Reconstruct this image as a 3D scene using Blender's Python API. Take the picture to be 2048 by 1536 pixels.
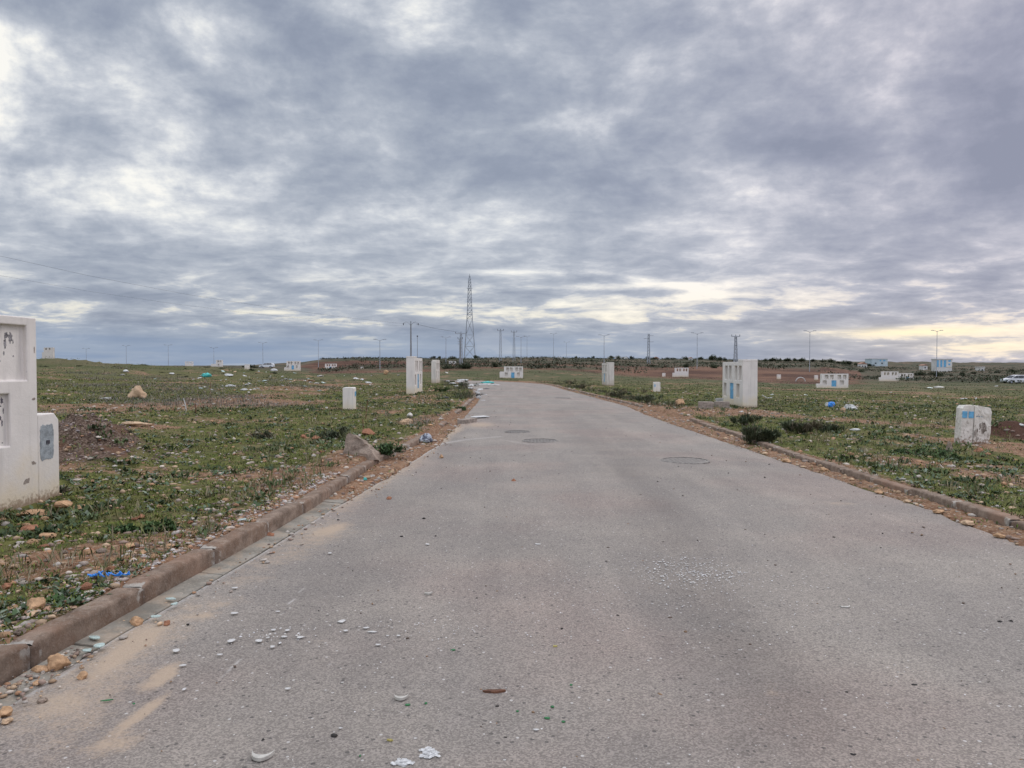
import bpy, bmesh, math, random
import numpy as np
from mathutils import Vector, Matrix, noise as mnoise

R = math.radians
SC = bpy.context.scene
COL = SC.collection
for o in list(bpy.data.objects):
    bpy.data.objects.remove(o)

# ------------------------------------------------------------------ camera
F = 1480.0                       # focal length in photo pixels (2048 wide)
PITCH = math.atan(38.0 / F)
CAMZ = 1.6
cam_d = bpy.data.cameras.new('camera')
cam_d.sensor_width = 36.0
cam_d.lens = F / 2048 * 36.0
cam_d.clip_start = 0.05
cam_d.clip_end = 12000
cam = bpy.data.objects.new('camera', cam_d)
cam.location = (0, 0, CAMZ)
cam.rotation_euler = (R(90) - PITCH, 0, 0)
COL.objects.link(cam)
SC.camera = cam
SC.render.resolution_x = 1024
SC.render.resolution_y = 768
SC.view_settings.view_transform = 'Standard'
SC.view_settings.look = 'None'
SC.view_settings.gamma = 1
SC.view_settings.exposure = 0.0

# ------------------------------------------------------------------ node helper
class NT:
    def __init__(s, tree):
        s.t = tree; s.n = tree.nodes; s.l = tree.links
    def node(s, typ, **kw):
        n = s.n.new(typ)
        for k, v in kw.items(): setattr(n, k, v)
        return n
    def put(s, sock, v):
        if isinstance(v, bpy.types.NodeSocket): s.l.new(v, sock)
        elif v is not None: sock.default_value = v
    def m(s, op, a, b=None, c=None, clamp=False):
        n = s.node('ShaderNodeMath', operation=op, use_clamp=clamp)
        s.put(n.inputs[0], a)
        if b is not None: s.put(n.inputs[1], b)
        if c is not None: s.put(n.inputs[2], c)
        return n.outputs[0]
    def mix(s, f, a, b, mode='MIX'):
        n = s.node('ShaderNodeMix', data_type='RGBA', blend_type=mode)
        n.clamp_factor = True
        s.put(n.inputs[0], f)
        s.put(n.inputs[6], a if isinstance(a, bpy.types.NodeSocket) else (*a, 1) if len(a) == 3 else a)
        s.put(n.inputs[7], b if isinstance(b, bpy.types.NodeSocket) else (*b, 1) if len(b) == 3 else b)
        return n.outputs[2]
    def noise(s, vec, scale, detail=4, rough=.5, dist=0.0, out=0):
        n = s.node('ShaderNodeTexNoise')
        s.put(n.inputs['Vector'], vec); n.inputs['Scale'].default_value = scale
        n.inputs['Detail'].default_value = detail; n.inputs['Roughness'].default_value = rough
        n.inputs['Distortion'].default_value = dist
        return n.outputs[out]
    def voro(s, vec, scale, out='Color', rnd=1.0, feature='F1'):
        n = s.node('ShaderNodeTexVoronoi', feature=feature)
        s.put(n.inputs['Vector'], vec); n.inputs['Scale'].default_value = scale
        n.inputs['Randomness'].default_value = rnd
        return n.outputs[out]
    def ramp(s, f, stops, interp='LINEAR'):
        n = s.node('ShaderNodeValToRGB')
        n.color_ramp.interpolation = interp
        e = n.color_ramp.elements
        while len(e) < len(stops): e.new(0.5)
        for i, (p, c) in enumerate(stops):
            e[i].position = p
            e[i].color = (c, c, c, 1) if not hasattr(c, '__len__') else (*c, 1)
        s.put(n.inputs[0], f)
        return n.outputs[0]
    def sm(s, x, a, b):
        n = s.node('ShaderNodeMapRange', interpolation_type='SMOOTHSTEP')
        s.put(n.inputs[0], x); n.inputs[1].default_value = a; n.inputs[2].default_value = b
        return n.outputs[0]
    def sep(s, v):
        n = s.node('ShaderNodeSeparateXYZ'); s.put(n.inputs[0], v); return n.outputs
    def comb(s, x, y, z):
        n = s.node('ShaderNodeCombineXYZ')
        s.put(n.inputs[0], x); s.put(n.inputs[1], y); s.put(n.inputs[2], z); return n.outputs[0]

# ------------------------------------------------------------------ world: overcast evening sky
SUN_EL, SUN_AZ = R(38), R(35)          # azimuth to the right of the view direction
W = bpy.data.worlds.new('World'); SC.world = W
W.use_nodes = True
w = NT(W.node_tree); w.n.clear()
tc = w.node('ShaderNodeTexCoord').outputs['Generated']
dx, dy, dz = w.sep(tc)
az = w.m('ARCTAN2', dx, dy)
el = w.m('ARCSINE', dz)
taz = w.m('TANGENT', w.m('MINIMUM', w.m('MAXIMUM', az, -1.3), 1.3))
den = w.m('ADD', w.m('MAXIMUM', dz, 0.0), 0.15)
cu = w.m('DIVIDE', dx, den); cv = w.m('DIVIDE', dy, den)
P1 = w.comb(w.m('MULTIPLY', cu, 0.85), w.m('MULTIPLY', cv, 1.0), 3.7)
nA = w.noise(P1, 1.25, 3, .5, .5)
nB = w.noise(P1, 3.3, 10, .60, .5)
nC = w.noise(w.comb(cu, w.m('MULTIPLY', cv, 1.15), 9.1), 9.0, 6, .6, .4)
nD = w.noise(w.comb(w.m('MULTIPLY', taz, 5.2), w.m('MULTIPLY', el, 9.0), 2.2), 1.0, 11, .60, .12)
nE = w.noise(w.comb(w.m('MULTIPLY', taz, 2.3), w.m('MULTIPLY', el, 5.0), 7.2), 1.0, 2, .5, .3)
hi = w.sm(el, .05, .22)
def lerp(a_, b_, f_): return w.m('ADD', w.m('MULTIPLY', a_, w.m('SUBTRACT', 1.0, f_)), w.m('MULTIPLY', b_, f_))
nF = w.noise(w.comb(w.m('MULTIPLY', taz, 8.0), w.m('MULTIPLY', el, 34.0), 5.2), 1.0, 9, .58, .2)
dlo = w.m('ADD', w.m('ADD', w.m('MULTIPLY', nA, .26), w.m('MULTIPLY', nF, .36)), w.m('MULTIPLY', nB, .38))
dhi = w.m('ADD', w.m('ADD', w.m('MULTIPLY', nE, .34), w.m('MULTIPLY', nD, .56)), w.m('MULTIPLY', nB, .10))
dens = lerp(dlo, dhi, hi)
dens = w.m('ADD', w.m('MULTIPLY', w.m('SUBTRACT', dens, .5), 1.42), w.m('ADD', .438, w.m('MULTIPLY', nC, .12)))
def blob(px, py, sx, sy, amp, acc):
    a = w.m('DIVIDE', w.m('SUBTRACT', taz, (px - 1024) / F), sx / F)
    b = w.m('DIVIDE', w.m('SUBTRACT', el, math.atan((730 - py) / F)), sy / F)
    q = w.m('ADD', w.m('MULTIPLY', a, a), w.m('MULTIPLY', b, b))
    e = w.m('MULTIPLY', w.m('EXPONENT', w.m('MULTIPLY', q, -1.0)), amp)
    return e if acc is None else w.m('ADD', acc, e)
bl = None
for B_ in [(60, 230, 380, 300, -.022), (790, 90, 90, 70, -.10), (620, 60, 130, 60, -.04), (420, 90, 130, 60, -.03),
           (500, 400, 190, 26, -.05), (220, 370, 130, 70, .05), (60, 100, 80, 60, .02), (330, 60, 60, 50, .03), (1500, 330, 480, 170, .055), (850, 250, 260, 100, .05), (1200, 575, 200, 7, -.10), (1430, 600, 220, 8, -.10), (1680, 622, 220, 7, -.09), (1000, 546, 140, 6, -.09), (1330, 640, 170, 6, -.07), (900, 628, 160, 6, -.07), (1130, 230, 150, 90, .03),
           (250, 440, 240, 36, -.012), (1250, 590, 480, 40, -.035), (740, 560, 120, 26, -.06), (1130, 545, 120, 16, -.05),
           (1900, 130, 90, 60, -.08), (1960, 320, 120, 40, -.04), (800, 690, 900, 42, .06), (1820, 672, 240, 10, -.13), (1980, 700, 160, 10, -.10),
           (950, 628, 190, 16, -.08), (60, 628, 130, 20, -.08), (360, 655, 300, 20, .03), (1600, 480, 300, 40, .03)]:
    bl = blob(*B_, bl)
dens = w.m('ADD', dens, bl)
cl = w.ramp(dens, [(.335, (1.0, .97, .90)), (.375, (.82, .82, .81)), (.425, (.62, .64, .68)),
                   (.48, (.475, .505, .565)), (.535, (.385, .42, .49)), (.60, (.315, .35, .43)), (.70, (.25, .285, .365))])
# warm, low light on the gaps close to the horizon
warm = w.m('MULTIPLY', w.sm(el, .14, .03), w.sm(dens, .49, .40))
cl = w.mix(w.m('MULTIPLY', warm, .55), cl, (1.0, .90, .66))
cl = w.mix(1.0, cl, (.985, 1.0, 1.02), 'MULTIPLY')
# violet cast to the right, blue to the left
cl = w.mix(w.m('MULTIPLY', w.sm(taz, -.1, .7), .85), cl, w.mix(1.0, cl, (1.10, 1.0, 1.02), 'MULTIPLY'))
# smooth slate blue layer low over the left and middle horizon
low = w.m('MULTIPLY', w.sm(el, .062, .018), w.sm(taz, .62, .05))
stre = w.noise(w.comb(w.m('MULTIPLY', taz, 5.0), w.m('MULTIPLY', el, 70.0), 1.0), 1.0, 3, .5, .3)
lowc = w.mix(w.sm(stre, .35, .65), (.25, .335, .49), (.32, .395, .52))
cl = w.mix(w.m('MULTIPLY', low, .85), cl, lowc)
# distant cumulus heads standing in that layer
cn = w.noise(w.comb(w.m('MULTIPLY', taz, 26.0), w.m('MULTIPLY', el, 30.0), 4.0), 1.0, 5, .55, .2)
cmask = blob(965, 685, 55, 30, 1.0, None)
cmask = blob(760, 650, 60, 22, .9, cmask)
cmask = blob(1012, 700, 18, 14, .7, cmask)
cum = w.sm(w.m('ADD', w.m('MULTIPLY', cmask, .42), w.m('MULTIPLY', cn, .9)), .66, .78)
cl = w.mix(w.m('MULTIPLY', cum, .22), cl, (.50, .53, .60))
# setting-sun glow behind thin cloud on the right
gl = blob(1840, 672, 150, 8, 1.0, None)
gl = blob(1990, 700, 120, 10, .5, gl)
gl = blob(1830, 680, 380, 34, .14, gl)
cl = w.mix(w.m('MULTIPLY', gl, .8), cl, (1.15, .98, .66))
# an overcast sky is brighter overhead and away from this dark bank
up = w.m('ADD', 1.0, w.m('ADD', w.m('MULTIPLY', w.sm(el, .52, 1.0), 1.5), w.m('MULTIPLY', w.sm(dy, .35, -.3), 1.0)))
upv = w.comb(up, up, up)
cl = w.mix(1.0, cl, upv, 'MULTIPLY')
cl = w.mix(1.0, cl, (10.0, 10.0, 10.0), 'MULTIPLY')
sky = w.node('ShaderNodeTexSky', sky_type='NISHITA', sun_disc=False, sun_elevation=SUN_EL, sun_rotation=SUN_AZ)
tot = w.mix(.04, cl, sky.outputs[0])
bg = w.node('ShaderNodeBackground'); w.put(bg.inputs[0], tot); bg.inputs[1].default_value = 0.1
wo = w.node('ShaderNodeOutputWorld'); w.l.new(bg.outputs[0], wo.inputs[0])

sun_d = bpy.data.lights.new('sun', 'SUN'); sun_d.energy = 1.1; sun_d.angle = R(28); sun_d.color = (1, .965, .92)
sun = bpy.data.objects.new('sun', sun_d)
sdir = Vector((math.sin(SUN_AZ) * math.cos(SUN_EL), math.cos(SUN_AZ) * math.cos(SUN_EL), math.sin(SUN_EL)))
sun.rotation_euler = sdir.to_track_quat('Z', 'Y').to_euler()
COL.objects.link(sun)

# ------------------------------------------------------------------ numeric noise
def _h(ix, iy, s):
    n = (ix.astype(np.int64) * 374761393 + iy.astype(np.int64) * 668265263 + s * 974634777) & 0xffffffff
    n = ((n ^ (n >> 13)) * 1274126177) & 0xffffffff
    n = ((n ^ (n >> 16)) * 2246822519) & 0xffffffff
    return ((n ^ (n >> 15)) & 0xffff) / 65535.0
def vn(x, y, s=0):
    x = np.asarray(x, float); y = np.asarray(y, float)
    ix = np.floor(x); iy = np.floor(y); fx = x - ix; fy = y - iy
    fx = fx * fx * (3 - 2 * fx); fy = fy * fy * (3 - 2 * fy)
    return ((_h(ix, iy, s) * (1 - fx) + _h(ix + 1, iy, s) * fx) * (1 - fy)
            + (_h(ix, iy + 1, s) * (1 - fx) + _h(ix + 1, iy + 1, s) * fx) * fy)
def fbm(x, y, s=0, o=4, g=.5):
    t = 0; a = 1; n = 0
    for i in range(o):
        t = t + a * vn(x * 2 ** i, y * 2 ** i, s + i * 7); n += a; a *= g
    return t / n
def sstep(a, b, x):
    t = np.clip((np.asarray(x, float) - a) / (b - a), 0, 1); return t * t * (3 - 2 * t)

# ------------------------------------------------------------------ terrain height
TD = np.log(np.array([12, 30, 60, 100, 150, 170, 220, 260, 350, 500, 900, 1500, 3500.]))
TP = np.array([-300, 75, 400, 585, 650, 720, 950, 1100, 1350, 1620, 1750, 2048, 2400.])
TZ = np.array([
    # 12   30    60    100   150   170   220   260   350   500   900  1500  3500
    [0.0, .20, .95, 1.75, 1.30, 1.20, .40, .0, -1.0, -2, -3, -4, -5],     # -300
    [0.0, .15, .85, 1.55, 1.20, 1.00, .20, -.2, -1.0, -2, -3, -4, -5],     # 75
    [0.0, .00, .35, .95, 1.15, 1.10, .80, .30, -.6, -1, -2, -3, -4],        # 400
    [0.0, -.05, .10, .25, .40, .45, .50, 1.2, 2.4, 2.2, 1, 0, -2],          # 585
    [0.0, -.05, .00, .05, .10, .05, .10, 3.6, 3.9, 3.5, 3, 2, 0],           # 650
    [0.0, -.05, -.03, -.05, .30, .50, 1.40, 3.8, 4.2, 4.0, 3, 2, 0],         # 720
    [0.0, 0.0, -.03, -.40, .95, 1.25, 2.30, 3.0, 4.7, 5.2, 4, 2, 0],         # 950
    [0.0, 0.0, -.08, -.50, .70, 1.0, 2.00, 3.2, 4.9, 5.6, 5, 3, 1],         # 1100
    [0.0, -.05, -.30, -.65, -.90, .50, 1.30, 2.0, 3.5, 5.4, 6, 5, 3],       # 1350
    [-.08, -.15, -.60, -1.40, -1.60, -.10, .60, 1.0, 2.4, 4.2, 6.5, 5, 4],  # 1620
    [-.10, -.18, -.65, -1.50, -1.70, -1.5, -1.0, -.7, .2, 1.0, 4.2, 5, 4],  # 1750
    [-.15, -.28, -.80, -1.50, -1.85, -1.7, -1.4, -1.3, -.9, -.4, 2.4, 4.6, 4],   # 2048
    [-.15, -.28, -.80, -1.50, -1.85, -1.7, -1.4, -1.3, -.9, -.4, 2.4, 4.6, 4],
])
def G(x, y):
    """base ground height, without verge lift or small relief"""
    x = np.asarray(x, float); y = np.asarray(y, float)
    yy = np.maximum(y, 1e-3)
    px = np.where(y > 0.05, 1024 + F * np.clip(x / yy, -3, 3), np.where(x < 0, -300, 2400))
    d = np.log(np.clip(np.where(y > 0.05, yy * .85 + .15 * np.hypot(x, y), 1.0), 1, 3500))
    i = np.clip(np.searchsorted(TP, px) - 1, 0, len(TP) - 2)
    j = np.clip(np.searchsorted(TD, d) - 1, 0, len(TD) - 2)
    u = np.clip((px - TP[i]) / (TP[i + 1] - TP[i]), 0, 1); v = np.clip((d - TD[j]) / (TD[j + 1] - TD[j]), 0, 1)
    u = u * u * (3 - 2 * u)
    r = (TZ[i, j] * (1 - u) + TZ[i + 1, j] * u) * (1 - v) + (TZ[i, j + 1] * (1 - u) + TZ[i + 1, j + 1] * u) * v
    near = sstep(6, 14, np.where(y > 0, y, 0))
    return r * near
def poly(pts):
    ys = np.array([p[1] for p in pts]); xs = np.array([p[0] for p in pts])
    return lambda y: np.interp(y, ys, xs)
# asphalt edges and kerb faces, x as a function of y
XLA = poly([(-2.36, -30), (-2.36, 3.4), (-2.32, 4.3), (-2.25, 5), (-2.13, 6.2), (-1.99, 8.2), (-1.87, 9.1), (-1.78, 10.4), (-1.67, 11.6),
            (-1.57, 13.4), (-1.46, 15.2), (-1.45, 18.2), (-1.45, 24.4), (-1.47, 32.4), (-1.7, 40), (-2.3, 48), (-4, 60), (-5.1, 72), (-6.1, 84), (-14, 91), (-50, 96), (-400, 98)])
XLK = poly([(-2.60, -30), (-2.56, 3.5), (-2.48, 4.3), (-2.43, 5), (-2.39, 5.5), (-2.30, 6.6), (-2.25, 7.3), (-2.20, 8.2), (-2.18, 9.3), (-2.17, 10.8), (-2.16, 11.5),
            (-2.05, 12.5), (-1.98, 13.4), (-1.86, 15.1), (-1.74, 18.8), (-1.72, 24.9), (-1.74, 34.8), (-1.95, 40), (-2.5, 48), (-4.2, 60), (-5.3, 72), (-6.3, 84), (-14.2, 91), (-50.2, 96), (-400, 98)])
XRA = poly([(4.45, -30), (4.49, 6.5), (4.65, 8), (4.67, 9.7), (4.72, 12.4), (4.58, 15), (4.5, 17), (4.38, 20.2), (4.42, 25), (4.55, 29), (4.25, 37), (3.5, 50.4), (2.9, 69.6),
            (1.2, 80), (-3, 90), (-12, 98), (-26, 103), (-50, 106), (-400, 108)])
XRK = poly([(4.80, -30), (4.84, 6.5), (4.94, 8.9), (5.03, 13), (5.04, 16), (5.10, 21.7), (5.0, 25), (4.85, 29.6), (4.45, 38), (3.7, 50.4), (3.1, 69.6),
            (1.4, 80.2), (-3, 90.3), (-12, 98.3), (-26, 103.3), (-50, 106.3), (-400, 108.3)])
def lift(y): return .12 - .06 * sstep(40, 75, y)
def lift2(x, y): return np.where(np.asarray(x) < 1, .150 - .035 * sstep(8, 12, y), .105) * (1 - .5 * sstep(40, 75, y))
MOUNDS = []       # x, y, rx, ry, h
def H(x, y):
    x = np.asarray(x, float); y = np.asarray(y, float)
    g = G(x, y)
    la, lk, ra, rk = XLA(y), XLK(y), XRA(y), XRK(y)
    corr = (x > lk) & (x < rk)
    D = np.hypot(x, y)
    rel = (fbm(x * .35, y * .35, 3, 3) - .5) * .16 * sstep(0.2, 3.5, np.maximum(lk - x, x - rk)) \
        + (fbm(x * 2.2, y * 2.2, 11, 4) - .5) * .085 * sstep(.1, .8, np.maximum(lk - x, x - rk)) \
        + (fbm(x * 9, y * 9, 15, 2) - .5) * .03 * (D < 30)
    rel = rel + (fbm(x * .03, y * .03, 31, 4) - .5) * 1.6 * sstep(90, 260, D) * (1 + sstep(400, 1500, D) * 4)
    rel = rel + (fbm(x * .11, y * .11, 33, 4) - .5) * .9 * sstep(22, 60, D) * (1 - sstep(120, 150, D)) * sstep(3, 10, lk - x)
    off = np.maximum(lk - x, x - rk)                     # distance outside the kerb face
    up = lift2(x, y) * sstep(.03, .15, off)
    z = g + np.where(corr, 0, up + rel)
    for (mx, my, rx, ry, h) in MOUNDS:
        q = ((x - mx) / rx) ** 2 + ((y - my) / ry) ** 2
        z = z + h * np.exp(-q * 1.2) * (0.5 + .6 * fbm(x * 2.2, y * 2.2, 5, 4) + .45 * fbm(x * 7, y * 7, 6, 3))
    # dirt strips between asphalt and kerb
    dirtL = (x > lk) & (x < la) & (y > 8.6)
    dirtR = (x < rk) & (x > ra)
    inner = corr & ~dirtL & ~dirtR
    n = fbm(x * 7, y * 7, 21, 3)
    z = np.where(dirtL | dirtR, g + .008 + .055 * n * sstep(0, .25, np.where(dirtL, la - x, x - ra)), z)
    z = np.where(inner, g - .07, z)
    return z
def H1(x, y): return float(H(np.array([x]), np.array([y]))[0])
cp, sp = math.cos(PITCH), math.sin(PITCH)
def ray(px, py):
    a, b = (px - 1024) / F, -(py - 768) / F
    v = Vector((a, cp + b * sp, -sp + b * cp)); return v / v.y
def at(px, py, f=None):
    """ground point seen at a photo pixel"""
    f = f or H
    d = ray(px, py)
    ys = np.exp(np.linspace(math.log(2.0), math.log(900), 2600))
    z = CAMZ + d.z * ys
    hit = np.nonzero(z <= f(d.x * ys, ys))[0]
    yy = ys[hit[0]] if len(hit) else 900
    return Vector((d.x * yy, yy, CAMZ + d.z * yy))
def at_d(px, D, dz=0):
    x = (px - 1024) / F * D
    return Vector((x, D, H1(x, D) + dz))
def ztop(py, D): return CAMZ + (730 - py) / F * D

m1 = at(185, 935, G)
MOUNDS.append((m1.x - .35, m1.y + .35, .80, 1.0, .66))
MOUNDS.append((m1.x + .05, m1.y - .75, .85, 1.1, .16))
MOUNDS.append((-60, 90, 44, 4.0, .65)); MOUNDS.append((-13, 87.3, 6.5, 2.2, .46))
MOUNDS.append(((2025 - 1024) / F * 16.9, 16.9, .85, .55, .40)); MOUNDS.append(((2040 - 1024) / F * 15.2, 15.2, .8, .5, .10))
m3 = at(690, 925, G); MOUNDS.append((m3.x, m3.y, .8, 1.0, .10))

# ------------------------------------------------------------------ object helpers
def tag(o, label=None, cat=None, group=None, kind=None):
    if label: o['label'] = label
    if cat: o['category'] = cat
    if group: o['group'] = group
    if kind: o['kind'] = kind
    return o
def empty(name, loc=(0, 0, 0), rz=0, label=None, cat=None, group=None):
    o = bpy.data.objects.new(name, None); COL.objects.link(o)
    o.location = loc; o.rotation_euler = (0, 0, rz); o.empty_display_size = .2
    return tag(o, label, cat, group)
def np_mesh(name, V, faces, mat=None, parent=None, cols=None, smooth=False):
    """V (n,3); faces (m,k) of constant k; cols (n,3|4) point colours"""
    V = np.asarray(V, np.float32); faces = np.asarray(faces, np.int32)
    me = bpy.data.meshes.new(name)
    me.vertices.add(len(V)); me.vertices.foreach_set('co', V.ravel())
    k = faces.shape[1]; m = len(faces)
    me.loops.add(m * k); me.loops.foreach_set('vertex_index', faces.ravel())
    me.polygons.add(m); me.polygons.foreach_set('loop_start', np.arange(0, m * k, k, dtype=np.int32))
    try: me.polygons.foreach_set('loop_total', np.full(m, k, np.int32))
    except Exception: pass
    me.update(calc_edges=True)
    if smooth: me.polygons.foreach_set('use_smooth', np.ones(m, bool))
    if cols is not None:
        c = np.asarray(cols, np.float32)
        if c.shape[1] == 3: c = np.hstack([c, np.ones((len(c), 1), np.float32)])
        a = me.color_attributes.new('Col', 'FLOAT_COLOR', 'POINT'); a.data.foreach_set('color', c.ravel())
    o = bpy.data.objects.new(name, me); COL.objects.link(o)
    if mat: me.materials.append(mat)
    if parent: o.parent = parent
    return o
class MB:
    def __init__(s): s.v = []; s.f = []
    def add(s, V, Fs):
        b = len(s.v); s.v += [tuple(p) for p in V]; s.f += [tuple(i + b for i in f) for f in Fs]; return s
    def box(s, x0, x1, y0, y1, z0, z1):
        return s.add([(x0, y0, z0), (x1, y0, z0), (x1, y1, z0), (x0, y1, z0), (x0, y0, z1), (x1, y0, z1), (x1, y1, z1), (x0, y1, z1)],
                     [(0, 3, 2, 1), (4, 5, 6, 7), (0, 1, 5, 4), (1, 2, 6, 5), (2, 3, 7, 6), (3, 0, 4, 7)])
    def tube(s, pts, r, n=6, cap=True):
        pts = [Vector(p) for p in pts]; rr = r if hasattr(r, '__len__') else [r] * len(pts)
        b = len(s.v)
        for i, p in enumerate(pts):
            t = (pts[min(i + 1, len(pts) - 1)] - pts[max(i - 1, 0)]).normalized()
            a = t.cross(Vector((0, 0, 1)) if abs(t.z) < .9 else Vector((1, 0, 0))).normalized(); c = t.cross(a)
            for k in range(n):
                th = 2 * math.pi * k / n
                s.v.append(tuple(p + (a * math.cos(th) + c * math.sin(th)) * rr[i]))
        for i in range(len(pts) - 1):
            for k in range(n):
                q = (k + 1) % n
                s.f.append((b + i * n + k, b + i * n + q, b + (i + 1) * n + q, b + (i + 1) * n + k))
        if cap:
            s.f.append(tuple(b + k for k in reversed(range(n)))); s.f.append(tuple(b + (len(pts) - 1) * n + k for k in range(n)))
        return s
    def prism(s, prof, y0, y1):
        """profile of (x,z) extruded along y"""
        n = len(prof)
        V = [(x, y0, z) for x, z in prof] + [(x, y1, z) for x, z in prof]
        Fs = [tuple(range(n)), tuple(reversed(range(n, 2 * n)))] + [(i, i + n, (i + 1) % n + n, (i + 1) % n) for i in range(n)]
        return s.add(V, Fs)
    def build(s, name, mat=None, parent=None, bevel=0, smooth=False, seg=2):
        me = bpy.data.meshes.new(name); me.from_pydata(s.v, [], s.f)
        bm = bmesh.new(); bm.from_mesh(me); bmesh.ops.recalc_face_normals(bm, faces=bm.faces)
        bm.to_mesh(me); bm.free(); me.update()
        if smooth:
            for p in me.polygons: p.use_smooth = True
        o = bpy.data.objects.new(name, me); COL.objects.link(o)
        if mat: me.materials.append(mat)
        if parent: o.parent = parent
        if bevel:
            b = o.modifiers.new('bevel', 'BEVEL'); b.width = bevel; b.segments = seg; b.limit_method = 'ANGLE'; b.angle_limit = R(35)
        return o
def kids(o): return list(o.children)
def copy_tree(o, parent=None):
    c = o.copy(); COL.objects.link(c); c.parent = parent
    if parent:
        for k in ('group',):
            pass
    for ch in kids(o): copy_tree(ch, c)
    return c
ORD = ['first', 'second', 'third', 'fourth', 'fifth', 'sixth', 'seventh', 'eighth', 'ninth', 'tenth', 'eleventh', 'twelfth', 'thirteenth',
       'fourteenth', 'fifteenth', 'sixteenth', 'seventeenth', 'eighteenth', 'nineteenth', 'twentieth', 'twenty-first', 'twenty-second',
       'twenty-third', 'twenty-fourth', 'twenty-fifth', 'twenty-sixth', 'twenty-seventh', 'twenty-eighth', 'twenty-ninth', 'thirtieth'] + \
      ['thirty-' + q for q in ('first', 'second', 'third', 'fourth', 'fifth', 'sixth', 'seventh', 'eighth', 'ninth')] + ['fortieth'] + \
      ['forty-' + q for q in ('first', 'second', 'third', 'fourth', 'fifth', 'sixth', 'seventh', 'eighth', 'ninth')]

# ------------------------------------------------------------------ materials
def mat(name, fn, rough=.9, spec=.3):
    m = bpy.data.materials.new(name); m.use_nodes = True
    t = NT(m.node_tree); t.n.clear()
    p = t.node('ShaderNodeBsdfPrincipled'); o = t.node('ShaderNodeOutputMaterial'); t.l.new(p.outputs[0], o.inputs[0])
    p.inputs['Roughness'].default_value = rough
    p.inputs['Specular IOR Level'].default_value = spec
    fn(t, p); return m
def bump(t, p, h, strength=.5, dist=.02):
    b = t.node('ShaderNodeBump'); b.inputs['Strength'].default_value = strength; b.inputs['Distance'].default_value = dist
    t.put(b.inputs['Height'], h); t.l.new(b.outputs[0], p.inputs['Normal'])
def oc(t): return t.node('ShaderNodeTexCoord').outputs['Object']
def geo(t): return t.node('ShaderNodeNewGeometry').outputs['Position']
def attr(t, n='Col'): return t.node('ShaderNodeAttribute', attribute_name=n).outputs['Color']
def simple(name, c, var=.12, scale=6, rough=.85, spec=.3, metal=0, bmp=.15):
    def fn(t, p):
        v = oc(t)
        n = t.noise(v, scale, 6, .6); n2 = t.noise(v, scale * 7, 3, .5)
        f = t.m('ADD', t.m('MULTIPLY', n, .7), t.m('MULTIPLY', n2, .3))
        a = tuple(max(0, q * (1 - var * 2.2)) for q in c); b = tuple(min(1, q * (1 + var * 1.6)) for q in c)
        t.put(p.inputs['Base Color'], t.mix(t.sm(f, .3, .7), a, b))
        p.inputs['Metallic'].default_value = metal
        if bmp: bump(t, p, n2, bmp, .01)
    return mat(name, fn, rough, spec)

def terrain_fn(t, p):
    v = geo(t); A = t.sep(attr(t)); soil, grav, bank = A[0], A[1], A[2]
    x, y, z = t.sep(v)
    n1 = t.noise(v, .9, 5, .6); n2 = t.noise(v, 6, 5, .65); n3 = t.noise(v, 30, 4, .6); nb = t.noise(v, .09, 4, .55)
    dist = t.node('ShaderNodeVectorMath', operation='LENGTH'); t.put(dist.inputs[0], v); D = dist.outputs['Value']
    g = t.mix(t.sm(n2, .32, .68), (.058, .062, .020), (.135, .140, .040))
    g = t.mix(t.m('MULTIPLY', t.sm(n1, .45, .7), .7), g, (.15, .12, .065))
    far = t.sm(D, 30, 130)
    gf = t.mix(t.sm(nb, .4, .62), (.060, .070, .034), (.120, .10, .062))
    gf = t.mix(t.m('MULTIPLY', t.sm(n1, .5, .66), .5), gf, (.05, .068, .030))
    g = t.mix(t.m('MULTIPLY', far, .85), g, gf)
    s = t.mix(t.sm(n2, .3, .7), (.135, .068, .038), (.27, .165, .10))
    s = t.mix(t.sm(n3, .52, .7), s, (.33, .26, .19))
    gr = t.mix(t.sm(n3, .42, .66), (.065, .042, .030), (.20, .150, .115))
    gr = t.mix(t.sm(n1, .5, .62), gr, (.13, .075, .048))
    sf = t.sm(t.m('ADD', soil, t.m('ADD', t.m('MULTIPLY', t.m('SUBTRACT', n2, .5), 1.1), t.m('MULTIPLY', t.m('SUBTRACT', n3, .5), .7))), .38, .62)
    c = t.mix(sf, g, s)
    gfac = t.sm(t.m('ADD', grav, t.m('MULTIPLY', t.m('SUBTRACT', n2, .5), .8)), .4, .6)
    c = t.mix(gfac, c, gr)
    # cut earth banks and the scrub hill in the distance
    st = t.noise(t.comb(t.m('MULTIPLY', x, .06), t.m('MULTIPLY', y, .02), t.m('MULTIPLY', z, 1.6)), 1.0, 5, .6)
    bk = t.mix(t.sm(st, .38, .62), (.075, .040, .028), (.150, .084, .055))
    hill = t.mix(t.sm(t.noise(v, .05, 6, .65), .42, .58), (.055, .058, .036), (.12, .09, .062))
    hill = t.mix(t.m('MULTIPLY', t.sm(t.noise(v, .3, 4, .6), .5, .62), .7), hill, (.03, .04, .022))
    hf = t.sm(D, 125, 190)
    c = t.mix(hf, c, hill)
    c = t.mix(t.sm(t.m('ADD', bank, t.m('MULTIPLY', t.m('SUBTRACT', n1, .5), .5)), .52, .72), c, bk)
    t.put(p.inputs['Base Color'], c)
    hh = t.m('ADD', n2, t.m('MULTIPLY', n3, .5)); bump(t, p, hh, .9, .05)
M_TERR = mat('ground_soil_and_grass', terrain_fn, .97, .1)

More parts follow.
